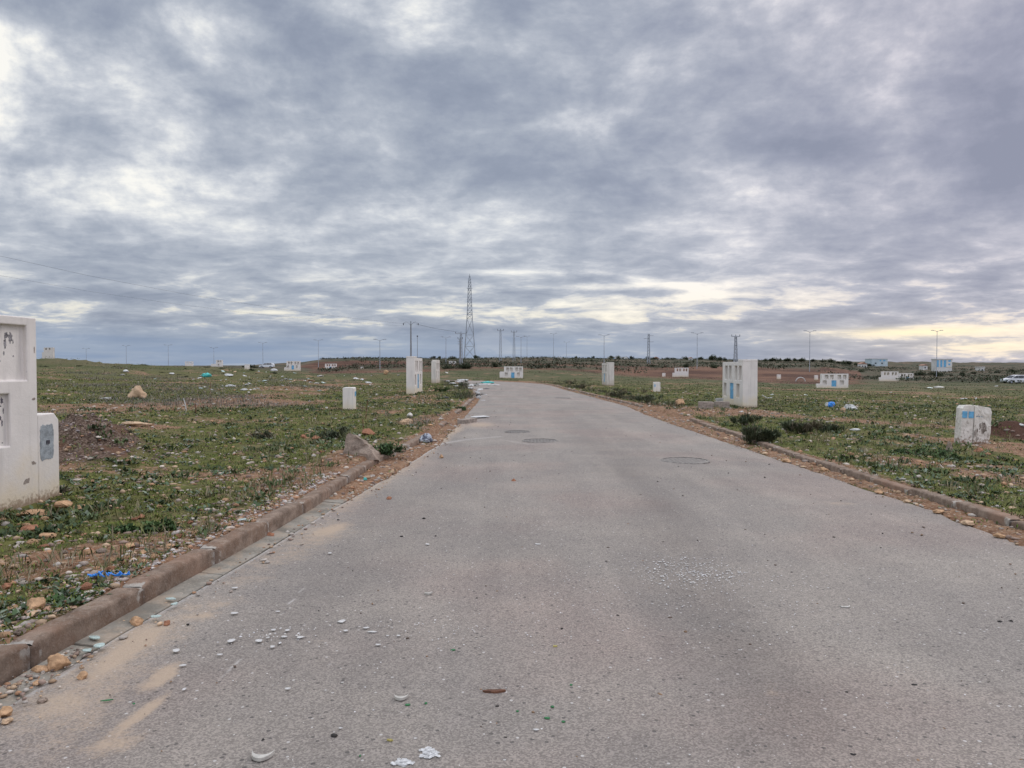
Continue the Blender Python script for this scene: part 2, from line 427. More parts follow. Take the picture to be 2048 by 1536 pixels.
def asphalt_fn(t, p):
    v = geo(t); A = t.sep(attr(t)); sand, dark, light = A[0], A[1], A[2]
    x_, y_, z_ = t.sep(v)
    f1 = t.noise(v, 95, 3, .7); vo = t.voro(v, 130); big = t.noise(v, .8, 5, .6); big2 = t.noise(v, .33, 3, .5)
    str_ = t.noise(t.comb(t.m('MULTIPLY', x_, 1.6), t.m('MULTIPLY', y_, .16), 0.0), 1.0, 5, .6)
    mid = t.noise(v, 7, 5, .62)
    vs = t.sep(vo)[0]
    c = t.mix(t.sm(t.m('ADD', t.m('MULTIPLY', vs, .5), t.m('MULTIPLY', f1, .6)), .3, .85), (.165, .148, .133), (.320, .289, .258))
    c = t.mix(t.m('MULTIPLY', t.sm(big2, .45, .62), .5), c, t.mix(1.0, c, (1.10, .96, .94), 'MULTIPLY'))
    c = t.mix(t.sm(big, .35, .7), t.mix(1.0, c, (.88, .88, .88), 'MULTIPLY'), t.mix(1.0, c, (1.08, 1.07, 1.04), 'MULTIPLY'))
    c = t.mix(t.m('MULTIPLY', t.sm(mid, .42, .6), .12), c, (.27, .245, .21))
    c = t.mix(t.sm(str_, .42, .62), t.mix(1.0, c, (.94, .93, .92), 'MULTIPLY'), t.mix(1.0, c, (1.05, 1.04, 1.02), 'MULTIPLY'))
    # dark pits and pale chippings
    v2 = t.sep(t.voro(v, 34)); d2 = t.voro(v, 34, 'Distance')
    c = t.mix(t.m('MULTIPLY', t.m('MULTIPLY', t.m('GREATER_THAN', v2[0], .93), t.m('LESS_THAN', d2, .33)), .7), c, (.055, .05, .048))
    c = t.mix(t.m('MULTIPLY', t.m('MULTIPLY', t.m('GREATER_THAN', v2[1], .96), t.m('LESS_THAN', d2, .26)), .8), c, (.50, .48, .45))
    c = t.mix(t.m('MULTIPLY', dark, .55), c, t.mix(1.0, c, (.62, .60, .60), 'MULTIPLY'))
    sn = t.sm(t.m('ADD', sand, t.m('ADD', t.m('MULTIPLY', t.m('SUBTRACT', t.noise(v, 9, 7, .75), .5), 1.5), t.m('MULTIPLY', t.m('SUBTRACT', t.noise(v, 70, 3, .6), .5), .9))), .35, 1.25)
    c = t.mix(t.m('MULTIPLY', sn, .8), c, (.40, .305, .215))
    c = t.mix(t.m('MULTIPLY', t.sm(t.m('ADD', light, t.m('MULTIPLY', t.m('SUBTRACT', t.noise(v, 25, 4, .6), .5), .8)), .3, .9), .8), c, (.42, .40, .37))
    t.put(p.inputs['Base Color'], c)
    bump(t, p, t.m('ADD', t.m('MULTIPLY', vs, .5), f1), .55, .006)
M_ASPH = mat('worn_asphalt', asphalt_fn, .88, .35)

def kerb_fn(t, p):
    v = geo(t); A = t.sep(attr(t)); n = t.noise(v, 9, 6, .65); n3 = t.noise(v, 70, 3, .6); nb = t.noise(v, 1.3, 4, .6)
    c = t.mix(t.sm(n, .3, .7), (.125, .088, .064), (.27, .205, .155))
    c = t.mix(t.m('MULTIPLY', t.sm(t.noise(v, 3.5, 5, .7), .5, .64), .75), c, (.165, .105, .07))
    c = t.mix(t.m('MULTIPLY', t.sm(n3, .5, .7), .5), c, (.30, .245, .20))
    c = t.mix(t.m('MULTIPLY', t.sm(nb, .5, .7), .6), c, (.25, .15, .10))
    c = t.mix(t.sm(t.m('ADD', A[0], t.m('MULTIPLY', t.m('SUBTRACT', t.noise(v, 22, 4, .6), .5), 1.0)), .45, .7), c, (.36, .33, .285))
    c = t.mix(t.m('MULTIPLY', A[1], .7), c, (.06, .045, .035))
    t.put(p.inputs['Base Color'], c); bump(t, p, t.m('ADD', n, t.m('MULTIPLY', n3, .5)), .8, .012)
M_KERB = mat('dusty_kerb_concrete', kerb_fn, .93, .2)
def gutter_fn(t, p):
    v = geo(t); n = t.noise(v, 5, 6, .65); n3 = t.noise(v, 60, 4, .6)
    c = t.mix(t.sm(n, .3, .7), (.155, .142, .115), (.27, .25, .21))
    c = t.mix(t.m('MULTIPLY', t.sm(t.noise(v, 3.3, 6, .65), .48, .62), .7), c, (.30, .235, .17))
    c = t.mix(t.m('MULTIPLY', t.sm(n3, .5, .68), .6), c, (.34, .29, .23))
    c = t.mix(t.m('MULTIPLY', t.sm(t.noise(v, 2.2, 4, .6), .52, .66), .6), c, (.11, .10, .08))
    t.put(p.inputs['Base Color'], c); bump(t, p, t.m('ADD', n, t.m('MULTIPLY', n3, .6)), .5, .006)
M_GUT = mat('gutter_concrete', gutter_fn, .85, .3)

def plaster_fn(base, dirt=(.62, .52, .35), dirty=.35):
    def fn(t, p):
        v = oc(t); x, y, z = t.sep(v)
        n = t.noise(v, 2.2, 6, .6); n2 = t.noise(v, 24, 5, .6); run = t.noise(t.comb(t.m('MULTIPLY', x, 9), t.m('MULTIPLY', y, 9), t.m('MULTIPLY', z, .7)), 1.0, 5, .65)
        c = t.mix(t.sm(n, .3, .75), tuple(q * .88 for q in base), base)
        c = t.mix(t.m('MULTIPLY', t.sm(run, .5, .75), dirty), c, tuple(q * .55 for q in base))
        lo = t.sm(t.m('ADD', z, t.m('MULTIPLY', t.m('SUBTRACT', n, .5), -1.1)), .62, .0)
        c = t.mix(t.m('MULTIPLY', lo, .75), c, dirt)
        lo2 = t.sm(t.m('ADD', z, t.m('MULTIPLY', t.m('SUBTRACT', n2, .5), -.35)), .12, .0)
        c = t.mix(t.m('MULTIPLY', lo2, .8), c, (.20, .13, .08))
        sp_ = t.noise(v, 55, 2, .5)
        c = t.mix(t.m('MULTIPLY', t.sm(sp_, .68, .74), .5), c, tuple(q * .5 for q in base))
        t.put(p.inputs['Base Color'], c); bump(t, p, t.m('ADD', n2, t.m('MULTIPLY', t.noise(v, 90, 3, .5), .4)), .35, .01)
    return fn
def plaster_blotch(t, p):
    v = oc(t); n = t.noise(v, 5, 6, .68); n2 = t.noise(v, 17, 6, .65); x, y, z = t.sep(v)
    c = t.mix(t.sm(n, .35, .65), (.58, .54, .48), (.72, .68, .61))
    c = t.mix(t.m('MULTIPLY', t.sm(t.m('ADD', n2, t.m('MULTIPLY', z, -.20)), .44, .56), .75), c, (.27, .225, .18))
    c = t.mix(t.sm(t.m('ADD', z, t.m('MULTIPLY', n2, -.5)), .0, -.16), c, (.22, .14, .09))
    t.put(p.inputs['Base Color'], c); bump(t, p, n2, .8, .02)
def roughen(o, amp=.010, cuts=6):
    bm = bmesh.new(); bm.from_mesh(o.data); bmesh.ops.triangulate(bm, faces=bm.faces); bmesh.ops.subdivide_edges(bm, edges=bm.edges, cuts=cuts, use_grid_fill=True)
    for v in bm.verts: v.co += Vector([mnoise.noise(v.co * 7 + Vector((k * 9, 0, 0))) for k in range(3)]) * amp + Vector([mnoise.noise(v.co * 22 + Vector((k * 9, 0, 0))) for k in range(3)]) * amp * .5
    bm.to_mesh(o.data); bm.free(); return o
M_PLAS = mat('whitewashed_plaster', plaster_fn((.74, .70, .65)), .9, .2)
M_PLAS2 = mat('grimy_plaster', plaster_fn((.66, .62, .56), (.42, .34, .25), .8), .92, .2)
M_GREYP = simple('grey_paint', (.30, .33, .345), .22, 9)
M_DARKM = simple('dark_smudge', (.10, .095, .11), .3, 20)
M_SMUDGE = simple('grey_smudge', (.24, .23, .235), .45, 30)
M_BLUE = simple('blue_painted_metal', (.13, .37, .58), .15, 5, .5, .4)
M_BLUEP = simple('blue_plastic', (.04, .26, .72), .15, 12, .4, .5)
M_TEALP = simple('teal_plastic', (.05, .42, .38), .15, 12, .4, .5)
M_GREENP = simple('green_glass', (.03, .16, .05), .15, 30, .2, .6)
M_YEL = simple('yellowish_shard', (.38, .32, .10), .2, 30, .5)
M_SHELL = simple('pale_ceramic', (.44, .42, .37), .1, 30, .45, .5)
M_WCHIP = simple('white_chip', (.50, .49, .465), .1, 30, .6)
M_AQUA = simple('frosted_glass_shard', (.42, .52, .48), .15, 30, .25, .6)
M_PAINT = simple('spilled_white_paint', (.50, .50, .49), .2, 60, .7, .3, 0, 0)
M_STEEL = simple('galvanised_steel', (.34, .37, .40), .1, 3, .55, .5, .3)
M_POLEC = simple('pole_concrete', (.24, .25, .26), .1, 1.5)
M_IRON = simple('cast_iron', (.175, .158, .14), .2, 25, .6, .4, .2)
M_RUST = simple('rusty_iron', (.13, .06, .035), .25, 20)
M_SCRAP = simple('pale_scrap', (.50, .50, .48), .15, 3, .7)
M_SCRAPD = simple('dark_scrap', (.06, .06, .065), .2, 3, .7)
M_CARP = simple('white_car_paint', (.62, .64, .66), .03, 1, .25, .6, 0, 0)
M_GLASSD = simple('dark_car_glass', (.03, .035, .04), .1, 1, .1, .7, 0, 0)
M_TYRE = simple('tyre_rubber', (.025, .025, .025), .1, 10, .8)
M_WALLW = simple('house_white_wall', (.58, .57, .54), .08, .4)
M_WALLB = simple('house_pale_blue_wall', (.42, .50, .53), .08, .4)
M_WALLY = simple('house_ochre_base', (.42, .33, .17), .08, .4)
M_WIN = simple('dark_window', (.05, .06, .07), .1, 1, .3)
M_TILE = simple('roof_tile', (.30, .17, .12), .15, 2)
M_BLOCK = simple('concrete_block', (.30, .255, .215), .2, 12, .95, .2, 0, .5)
M_BARK = simple('bark', (.09, .065, .045), .2, 8, .95)

def stone_fn(base, var=.25):
    def fn(t, p):
        v = oc(t); n = t.noise(v, 5, 6, .65); n2 = t.noise(v, 32, 4, .6)
        ri = t.node('ShaderNodeObjectInfo').outputs['Random']
        a = tuple(q * (1 - var) for q in base); b = tuple(min(1, q * (1 + var)) for q in base)
        c = t.mix(t.sm(t.m('ADD', t.m('MULTIPLY', n, .65), t.m('MULTIPLY', n2, .35)), .35, .65), a, b)
        c = t.mix(t.m('MULTIPLY', ri, .35), c, t.mix(1.0, c, (.8, .75, .72), 'MULTIPLY'))
        t.put(p.inputs['Base Color'], c); bump(t, p, t.m('ADD', n, t.m('MULTIPLY', n2, .5)), .7, .03)
    return fn
M_ORST = mat('ochre_stone', stone_fn((.44, .28, .16)), .92, .2)
M_REDST = mat('red_stone', stone_fn((.30, .145, .085)), .92, .2)
M_GRST = mat('grey_stone', stone_fn((.27, .215, .17), .35), .92, .2)
M_TANST = mat('tan_boulder', stone_fn((.47, .335, .215)), .92, .2)
M_DKST = mat('black_clinker', stone_fn((.028, .025, .023)), .8, .3)
def vc_fn(rough=.9):
    def fn(t, p):
        v = geo(t); n = t.noise(v, 40, 3, .6); c = attr(t)
        t.put(p.inputs['Base Color'], t.mix(n, t.mix(1.0, c, (.75, .75, .75), 'MULTIPLY'), t.mix(1.0, c, (1.2, 1.2, 1.2), 'MULTIPLY')))
    return fn
M_VC = mat('small_stones', vc_fn(), .92, .2)
def leaf_fn(t, p):
    c = attr(t); t.put(p.inputs['Base Color'], c)
    p.inputs['Subsurface Weight'].default_value = 0
M_LEAF = mat('leaves', leaf_fn, .75, .25)

# ------------------------------------------------------------------ soil and gravel zones (shared by the ground sheet and the cover)
ZS = []          # soil ellipses: x, y, rx, ry, amp
def zone(px, py, rx, ry, amp=1.0):
    c = at(px, py, G); D = c.y
    ZS.append((c.x, c.y, rx * D / F, max(.15, ry * D * D / (F * 1.5)), amp))
for q in [(250, 822, 150, 9), (130, 832, 60, 14, .8), (380, 815, 90, 8), (310, 868, 60, 5, .8), (500, 800, 90, 8, .9), (600, 783, 110, 6, .8), (560, 812, 90, 6, .6),
          (640, 965, 120, 26, .8), (560, 1000, 80, 18, .5), (720, 930, 60, 18, .8), (130, 1100, 70, 18, .6), (170, 1150, 90, 20, .6), (300, 1120, 60, 16, .4), (60, 1240, 60, 20, .5),
          (840, 800, 60, 6, .7), (900, 840, 60, 12, .9), (760, 835, 50, 6, .5), (870, 785, 40, 4, .6), (830, 850, 50, 8, .7),
          (1330, 822, 60, 10, 1), (1400, 832, 70, 8, .8), (1500, 828, 70, 7, 1.1), (1560, 838, 60, 6, .7), (1720, 852, 70, 7, .9), (1800, 932, 60, 10, .9),
          (1990, 905, 55, 16, 1.6), (2040, 885, 55, 16, 1.8), (2000, 945, 60, 8, .8), (1960, 965, 60, 8, .7), (1700, 783, 120, 3, .8), (1900, 792, 90, 4, .5), (1720, 915, 50, 6, .5), (1400, 770, 180, 3, .4),
          (1060, 765, 60, 4, .6), (1250, 812, 60, 8, .6), (700, 770, 130, 3, .4), (1880, 850, 90, 6, .45), (1830, 880, 60, 6, .5)]:
    zone(*q)
def masks(x, y):
    x = np.asarray(x, float); y = np.asarray(y, float)
    s = np.zeros_like(x)
    for (cx, cy, rx, ry, a) in ZS:
        s = s + a * np.exp(-(((x - cx) / rx) ** 2 + ((y - cy) / ry) ** 2))
    lk, rk, la, ra = XLK(y), XRK(y), XLA(y), XRA(y)
    e1 = np.where(x < lk, lk - x, 9); e2 = np.where(x > rk, x - rk, 9)
    wob = fbm(x * 1.1, y * 1.1, 41, 3)
    s = s + .95 * (1 - sstep(.05, .15 + .55 * wob, e1)) + .75 * (1 - sstep(.05, .2 + .5 * wob, e2))
    s = s + .95 * ((x > lk) & (x < la)) * (.35 + 1.1 * fbm(x * 3, y * .8, 61, 3)) + .95 * ((x < rk) & (x > ra)) * (.35 + 1.1 * fbm(x * 3, y * .8, 62, 3))
    s = s + .55 * sstep(.50, .72, fbm(x * .5, y * .5, 51, 4)) * (np.hypot(x, y) < 140)
    s = s * (.55 + .9 * fbm(x * 2.3, y * 2.3, 57, 3))
    g = np.zeros_like(x)
    for (mx, my, rx, ry, h) in MOUNDS[:2]:
        g = g + (1.15 if h > .3 else .75) * np.exp(-((((x - mx) / rx) ** 2 + ((y - my) / ry) ** 2)) * 1.0)
    return np.clip(s, 0, 1.3), np.clip(g, 0, 1)

# ------------------------------------------------------------------ ground sheet
fr = np.radians(np.arange(-48, 48.01, .16)); bk = np.radians(np.concatenate([np.arange(52, 180, 6), np.arange(-180, -48, 6)]))
ang = np.sort(np.concatenate([fr, bk])); NA = len(ang)
rad = np.exp(np.linspace(math.log(1.2), math.log(7000), 520)); NR = len(rad)
A_, R_ = np.meshgrid(ang, rad); X = (np.sin(A_) * R_).ravel(); Y = (np.cos(A_) * R_).ravel()
Z = H(X, Y)
c0 = H1(0, 0)
V = np.column_stack([X, Y, Z]); V = np.vstack([V, [[0, 0, -.07]]])
i = np.arange(NR - 1)[:, None] * NA + np.arange(NA)[None, :]; j = np.arange(NR - 1)[:, None] * NA + (np.arange(NA)[None, :] + 1) % NA
Fq = np.stack([i, j, j + NA, i + NA], -1).reshape(-1, 4)[:, ::-1]
so, gv = masks(X, Y)
PXv = 1024 + F * np.where(Y > 1, X / np.maximum(Y, 1), 9)
Dv = np.hypot(X, Y)
e = .6
slope = np.clip((G(X, Y + 2.5) - G(X, Y - 2.5)) / 5, -1, 1)
bank = np.where(Dv > 110, np.clip(slope * 16, 0, 1) * sstep(140, 150, Dv) * (1 - sstep(240, 275, Dv)) * (PXv < 1720) * (PXv > 560), 0)
bank = np.maximum(bank, 1.2 * np.exp(-((X - (2028 - 1024) / F * 16.9) / .9) ** 2 - ((Y - 16.7) / .75) ** 2))
bank = np.maximum(bank, (.35 + .65 * fbm(X * .04, Y * .09, 141, 3)) * sstep(112, 135, Dv) * (1 - .45 * sstep(200, 250, Dv)) * sstep(560, 640, PXv) * (1 - sstep(1680, 1850, PXv)))
gcol = np.column_stack([so, gv, bank]); gcol = np.vstack([gcol, [[0, 0, 0]]])
ter = np_mesh('ground', V, Fq, M_TERR, None, gcol, True); tag(ter, kind='structure')

# ------------------------------------------------------------------ road
ys = [-8.0]
while ys[-1] < 105: ys.append(ys[-1] + max(.03, .0045 * max(ys[-1], 0) ** 1.25))
ys = np.array(ys); NC = 230
us = np.linspace(0, 1, NC)
la, ra = XLA(ys), XRA(ys)
la = np.maximum(la, -60); ra = np.maximum(ra, -59)
YY = np.repeat(ys[:, None], NC, 1)
edge = (fbm(YY * 2.3, 0 * YY, 71, 4) - .5) * .10
edr = (fbm(YY * 1.7, 0 * YY + 5, 72, 4) - .5) * .14
XX = (la[:, None] + edge * sstep(8, 9, YY)) * (1 - us) + (ra[:, None] + edr) * us
rx, ry = XX.ravel(), YY.ravel()
rz = G(rx, ry) + .012 * np.sin(np.pi * np.tile(us, len(ys)))
sand = np.zeros_like(rx); dark = np.zeros_like(rx); light = np.zeros_like(rx)
def rblob(arr, px, py, sx, sy, amp, sh=0.0):
    c = at(px, py, G); D = c.y
    a = (rx - c.x) / (sx * D / F); b = (ry - c.y) / (sy * D * D / (F * 1.6))
    a = a - sh * b
    arr += amp * np.exp(-(a * a + b * b))
for q in [(258, 1300, 20, 34, 1.5), (325, 1355, 22, 24, 1.7), (290, 1425, 18, 40, 1.5, .6), (240, 1490, 50, 34, .9, .5), (160, 1460, 60, 60, .5), (210, 1360, 90, 70, .45), (300, 1270, 90, 30, .5), (430, 1210, 70, 18, .45, .4), (560, 1120, 60, 22, .4, .5), (665, 1058, 26, 12, .8, .4), (640, 1080, 70, 26, .4, .6),
          (400, 1235, 40, 8, .6), (640, 1285, 26, 5, .6), (110, 1420, 60, 30, .35), (1680, 1008, 50, 7, .7), (1545, 1390, 36, 32, .5), (1500, 1440, 60, 40, .3), (960, 850, 40, 7, 1.0), (900, 862, 30, 8, 1.0), (880, 880, 25, 8, .8),
          (1330, 830, 40, 6, .5), (500, 1160, 50, 16, .4, .4)]:
    rblob(sand, *q)
for q in [(1200, 880, 60, 20, .5), (1250, 940, 70, 25, .5), (1330, 1050, 90, 50, .45), (1380, 1200, 120, 90, .5), (1500, 1330, 150, 90, .4), (1600, 1450, 160, 80, .3), (1650, 905, 60, 6, .4), (1320, 1000, 60, 30, .4),
          (1950, 1000, 120, 20, .3), (1620, 1390, 60, 40, .3), (1060, 820, 60, 6, .35), (1480, 1500, 60, 40, .5)]:
    rblob(dark, *q)
for q in [(1215, 905, 40, 16, .4), (1255, 950, 45, 20, .4), (1300, 1010, 50, 28, .4), (1350, 1090, 60, 40, .45), (1410, 1190, 70, 55, .45), (1480, 1300, 80, 60, .45), (1560, 1430, 90, 80, .4), (1180, 850, 30, 10, .4), (1140, 815, 24, 6, .35)]:
    rblob(dark, *q)
def rline(arr, pts, wpx, amp):
    P = [at(a, b, G) for a, b in pts]
    for a, b in zip(P[:-1], P[1:]):
        dx_, dy_ = b.x - a.x, b.y - a.y; L2 = dx_ * dx_ + dy_ * dy_
        t_ = np.clip(((rx - a.x) * dx_ + (ry - a.y) * dy_) / L2, 0, 1)
        d = np.hypot(rx - a.x - t_ * dx_, ry - a.y - t_ * dy_)
        np.maximum(arr, amp * np.exp(-(d / (wpx)) ** 2), out=arr)
rline(light, [(880, 888), (930, 880), (1000, 874)], .16, .62)
rline(light, [(1000, 880), (1060, 890), (1120, 884)], .06, .6)
rline(light, [(17, 1414), (122, 1352), (236, 1274), (355, 1207), (518, 1111), (664, 1021), (770, 959), (850, 908), (885, 888)], .035, .7)
rline(light, [(608, 1176), (560, 1232)], .010, .8); rline(light, [(482, 1320), (440, 1362)], .010, .7); rline(light, [(1115, 1035), (1060, 1070)], .012, .5)
rline(light, [(705, 1290), (650, 1340)], .008, .5)
rg = random.Random(2)
for k in range(16):
    a_, b_ = rg.uniform(300, 1900), rg.uniform(930, 1480); an = rg.uniform(-1.1, 1.1); L_ = rg.uniform(25, 80)
    rline(light, [(a_, b_), (a_ + math.sin(an) * L_, b_ - math.cos(an) * L_ * .6)], .007, rg.uniform(.25, .45))
edgeL = 1 - sstep(.0, .9, rx - XLA(ry)); edgeR = 1 - sstep(.0, .22, XRA(ry) - rx)
sand += .62 * edgeL * (fbm(rx * 1.5, ry * .5, 77, 3) + .15) * (ry < 14) + .45 * edgeR + .35 * (1 - sstep(0, .3, rx - XLA(ry))) * (ry > 8)
dark += .35 * sstep(.5, .72, fbm(rx * .8 + 4, ry * .16, 79, 3))
light += .14 * sstep(.5, .75, fbm(rx * 1.2, ry * .10, 80, 3))
ii = np.arange(len(ys) - 1)[:, None] * NC + np.arange(NC - 1)[None, :]
Fr = np.stack([ii, ii + 1, ii + 1 + NC, ii + NC], -1).reshape(-1, 4)
road = np_mesh('road', np.column_stack([rx, ry, rz]), Fr, M_ASPH, None, np.column_stack([np.clip(sand, 0, 1.3), np.clip(dark, 0, 1), np.clip(light, 0, 1.2)]), True)
tag(road, kind='structure')

# concrete gutter slabs on the left, running out under the debris
gb = MB(); y0 = -6.0
rng = random.Random(3)
while y0 < 9.6:
    y1 = y0 + 1.45
    q = [(float(XLK(y0)) + .004, y0 + .008), (float(XLA(y0)) - .012, y0 + .008), (float(XLA(y1)) - .012, y1 - .008), (float(XLK(y1)) + .004, y1 - .008)]
    t_ = rng.uniform(-.004, .006)
    Vv = [(q[0][0], q[0][1], .022 + t_), (q[1][0], q[1][1], .004 + t_), (q[2][0], q[2][1], .004), (q[3][0], q[3][1], .022)]
    gb.add([(a, b, -.05) for a, b, c in Vv] + Vv, [(3, 2, 1, 0), (4, 5, 6, 7), (0, 1, 5, 4), (1, 2, 6, 5), (2, 3, 7, 6), (3, 0, 4, 7)])
    y0 = y1
tag(gb.build('gutter', M_GUT, bevel=.006), kind='structure')

# kerbs: a row of blocks per side, with mortar joints (attribute R), chips and settlement
def kerb(side, fn, y0, y1, gaps, seed):
    rg = random.Random(seed); VV = []; FF = []; CC = []
    y = y0
    while y < y1:
        L = 1.0 if y < 60 else 2.0
        ye = y + L - .012
        if not any(a < (y + ye) / 2 < b for a, b in gaps):
            dz, dxo = rg.uniform(-.020, .008), rg.uniform(-.016, .016)
            n = 16 if y < 25 else 4
            prof = [(0, -.12), (0, .098), (.006, .112), (.020, .120), (.135, .120), (.148, .112), (.148, -.12)]
            b0 = len(VV)
            for k in range(n + 1):
                yy = y + (ye - y) * k / n
                x0 = float(fn(yy)); g0 = float(G(np.array([x0]), np.array([yy]))[0])
                jt = 1.0 if (k == 0 or k == n) else (.62 if k in (1, n - 1) else (.3 if k == 2 else 0))
                for (a, c) in prof:
                    nz = mnoise.noise(Vector((x0 * 9 + a * 30, yy * 9, c * 20 + seed))) * .006 if n > 4 else 0
                    rnd = (-.016 if (k == 0 or k == n) and c > .08 else 0) - (.02 * max(0, mnoise.noise(Vector((yy * 3.1, seed, 0))) - .25) if c > .1 and a < .05 else 0)
                    lz = c * (float(lift2(side * 3.0, yy)) + .004) / .12 if c > 0 else c
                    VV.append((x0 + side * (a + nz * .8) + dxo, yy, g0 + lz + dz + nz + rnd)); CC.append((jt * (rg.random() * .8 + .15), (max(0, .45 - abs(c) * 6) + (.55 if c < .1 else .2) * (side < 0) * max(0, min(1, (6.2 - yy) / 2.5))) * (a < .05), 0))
            m_ = len(prof)
            for k in range(n):
                for a in range(m_ - 1):
                    p0 = b0 + k * m_ + a
                    FF.append((p0, p0 + 1, p0 + 1 + m_, p0 + m_) if side > 0 else (p0, p0 + m_, p0 + 1 + m_, p0 + 1))
            for ke in (0, n):
                r0 = b0 + ke * m_
                FF.append((r0, r0 + 1, r0 + 5, r0 + 6)); FF.append((r0 + 1, r0 + 2, r0 + 4, r0 + 5)); FF.append((r0 + 2, r0 + 3, r0 + 4, r0 + 4))
        y += L
    FF = [f if len(set(f)) == 4 else None for f in FF]; FF = [f for f in FF if f]
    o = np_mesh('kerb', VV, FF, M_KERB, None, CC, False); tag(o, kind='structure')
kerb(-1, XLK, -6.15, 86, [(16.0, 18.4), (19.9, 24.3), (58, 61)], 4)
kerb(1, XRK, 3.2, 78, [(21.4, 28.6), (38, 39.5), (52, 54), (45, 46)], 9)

# ------------------------------------------------------------------ mass scatter helpers
NRG = np.random.default_rng(11)
def sample(n, d0, d1, pw, amax=50):
    n = int(n * 1.18)
    """n ground points, density falling off with distance"""
    u = NRG.random(n); k = 1.0001 - pw + 1e-6
    D = (d0 ** k + u * (d1 ** k - d0 ** k)) ** (1 / k)
    a = np.radians(NRG.uniform(-amax, amax, n))
    return D * np.sin(a), D * np.cos(a)
def outside(x, y, m=.0): return (x < XLK(y) - .13 - m) | (x > XRK(y) + .13 + m)
def strips(x, y): return ((x > XLK(y) + .02) & (x < XLA(y)) & (y > 8.8)) | ((x < XRK(y) - .02) & (x > XRA(y) + .02))
def leaves(cx, cy, cz, ln, wd, azm, tilt, col):
    """kite leaves: base, side, tip, side"""
    n = len(cx); ca, sa = np.cos(azm), np.sin(azm); ct, st_ = np.cos(tilt), np.sin(tilt)
    B = np.column_stack([cx, cy, cz]); Dv_ = np.column_stack([ca * ct, sa * ct, st_]) * ln[:, None]
    S = np.column_stack([-sa, ca, np.zeros(n)]) * (wd / 2)[:, None]
    mid = B + Dv_ * .55; mid[:, 2] += ln * .08
    V = np.stack([B, mid + S, B + Dv_, mid - S], 1).reshape(-1, 3)
    Fc = np.arange(n * 4).reshape(n, 4)
    return V, Fc, np.repeat(col, 4, 0)
def clumps(x, y, k, r, l0, l1, wr, t0, t1, cols, scale_d=.4, z0=0.0):
    n = len(x); D = np.hypot(x, y); s = (np.maximum(D, 4) / 7) ** scale_d
    z = H(x, y)
    X_ = np.repeat(x, k) + NRG.normal(0, 1, n * k) * np.repeat(r * s, k); Y_ = np.repeat(y, k) + NRG.normal(0, 1, n * k) * np.repeat(r * s, k)
    Z_ = np.repeat(z, k) - .004 + z0
    ln = NRG.uniform(l0, l1, n * k) * np.repeat(s, k)
    ci = NRG.integers(0, len(cols), n); c = np.array(cols)[ci]
    c = np.repeat(c, k, 0) * NRG.uniform(.7, 1.3, (n * k, 1))
    return leaves(X_, Y_, Z_, ln, ln * wr, NRG.uniform(0, 2 * math.pi, n * k), NRG.uniform(t0, t1, n * k), c)
def pack(L):
    vs, fs, cs = [], [], []; b = 0
    for v, f, c in L: vs.append(v); fs.append(f + b); cs.append(c); b += len(v)
    return np.vstack(vs), np.vstack(fs), np.vstack(cs)

GR = [(.075, .105, .016), (.115, .145, .022), (.045, .068, .015), (.050, .075, .018), (.16, .175, .040), (.10, .135, .024), (.16, .13, .06), (.17, .18, .055)]
BR = [(.050, .080, .035), (.07, .105, .055), (.11, .145, .09), (.04, .065, .03), (.15, .18, .13)]
x, y = sample(72000, 3.0, 60, .85)
s_, g_ = masks(x, y); pn = fbm(x * 1.3, y * 1.3, 91, 3)
ok = (outside(x, y) | (strips(x, y) & (NRG.random(len(x)) < .4))) & (NRG.random(len(x)) < np.clip(1.15 - s_ * .85 - g_ * .8, .10, 1)) & (pn > .30)
A1 = clumps(x[ok], y[ok], 6, .028, .018, .048, .30, .25, 1.2, GR, .35)
x, y = sample(9000, 3.0, 45, .8)
s_, g_ = masks(x, y); pn = fbm(x * .9 + 7, y * .9, 95, 3)
ok = outside(x, y) & (NRG.random(len(x)) < np.clip(1.1 - s_ * .9 - g_ * .9, .04, 1)) & (pn > .46)
A2 = clumps(x[ok], y[ok], 9, .02, .035, .085, .42, .1, .75, BR, .3)
x, y = sample(5200, 3.0, 50, .8); ok = outside(x, y, .1) & (fbm(x * .7 + 3, y * .7, 193, 4) > .50)
A4 = clumps(x[ok], y[ok], 9, .035, .06, .17, .07, .6, 1.45, [(.12, .13, .045), (.20, .17, .10), (.09, .11, .04), (.24, .20, .13)], .2)
x, y = sample(2600, 3.0, 40, .8); ok = outside(x, y, .15) & (fbm(x * .6 + 9, y * .6, 197, 4) > .52)
A5 = clumps(x[ok], y[ok], 22, .06, .04, .10, .35, .3, 1.2, [(.045, .07, .03), (.06, .085, .03), (.10, .135, .06)], .2)
x, y = sample(16000, 25, 150, 1.0)
s_, g_ = masks(x, y)
ok = outside(x, y, .2) & (NRG.random(len(x)) < np.clip(1.1 - s_, .05, 1)) & (fbm(x * .25, y * .25, 97, 4) > .44)
A3 = clumps(x[ok], y[ok], 7, .10, .025, .06, .5, .2, 1.1, [(.08, .095, .032), (.11, .12, .045), (.065, .075, .035), (.13, .12, .07)], .42)
Vg, Fg, Cg = pack([A1, A2, A3, A4, A5])
tag(np_mesh('grass', Vg, Fg, M_LEAF, None, Cg), 'low green grass and weeds covering the field', 'grass', kind='stuff')
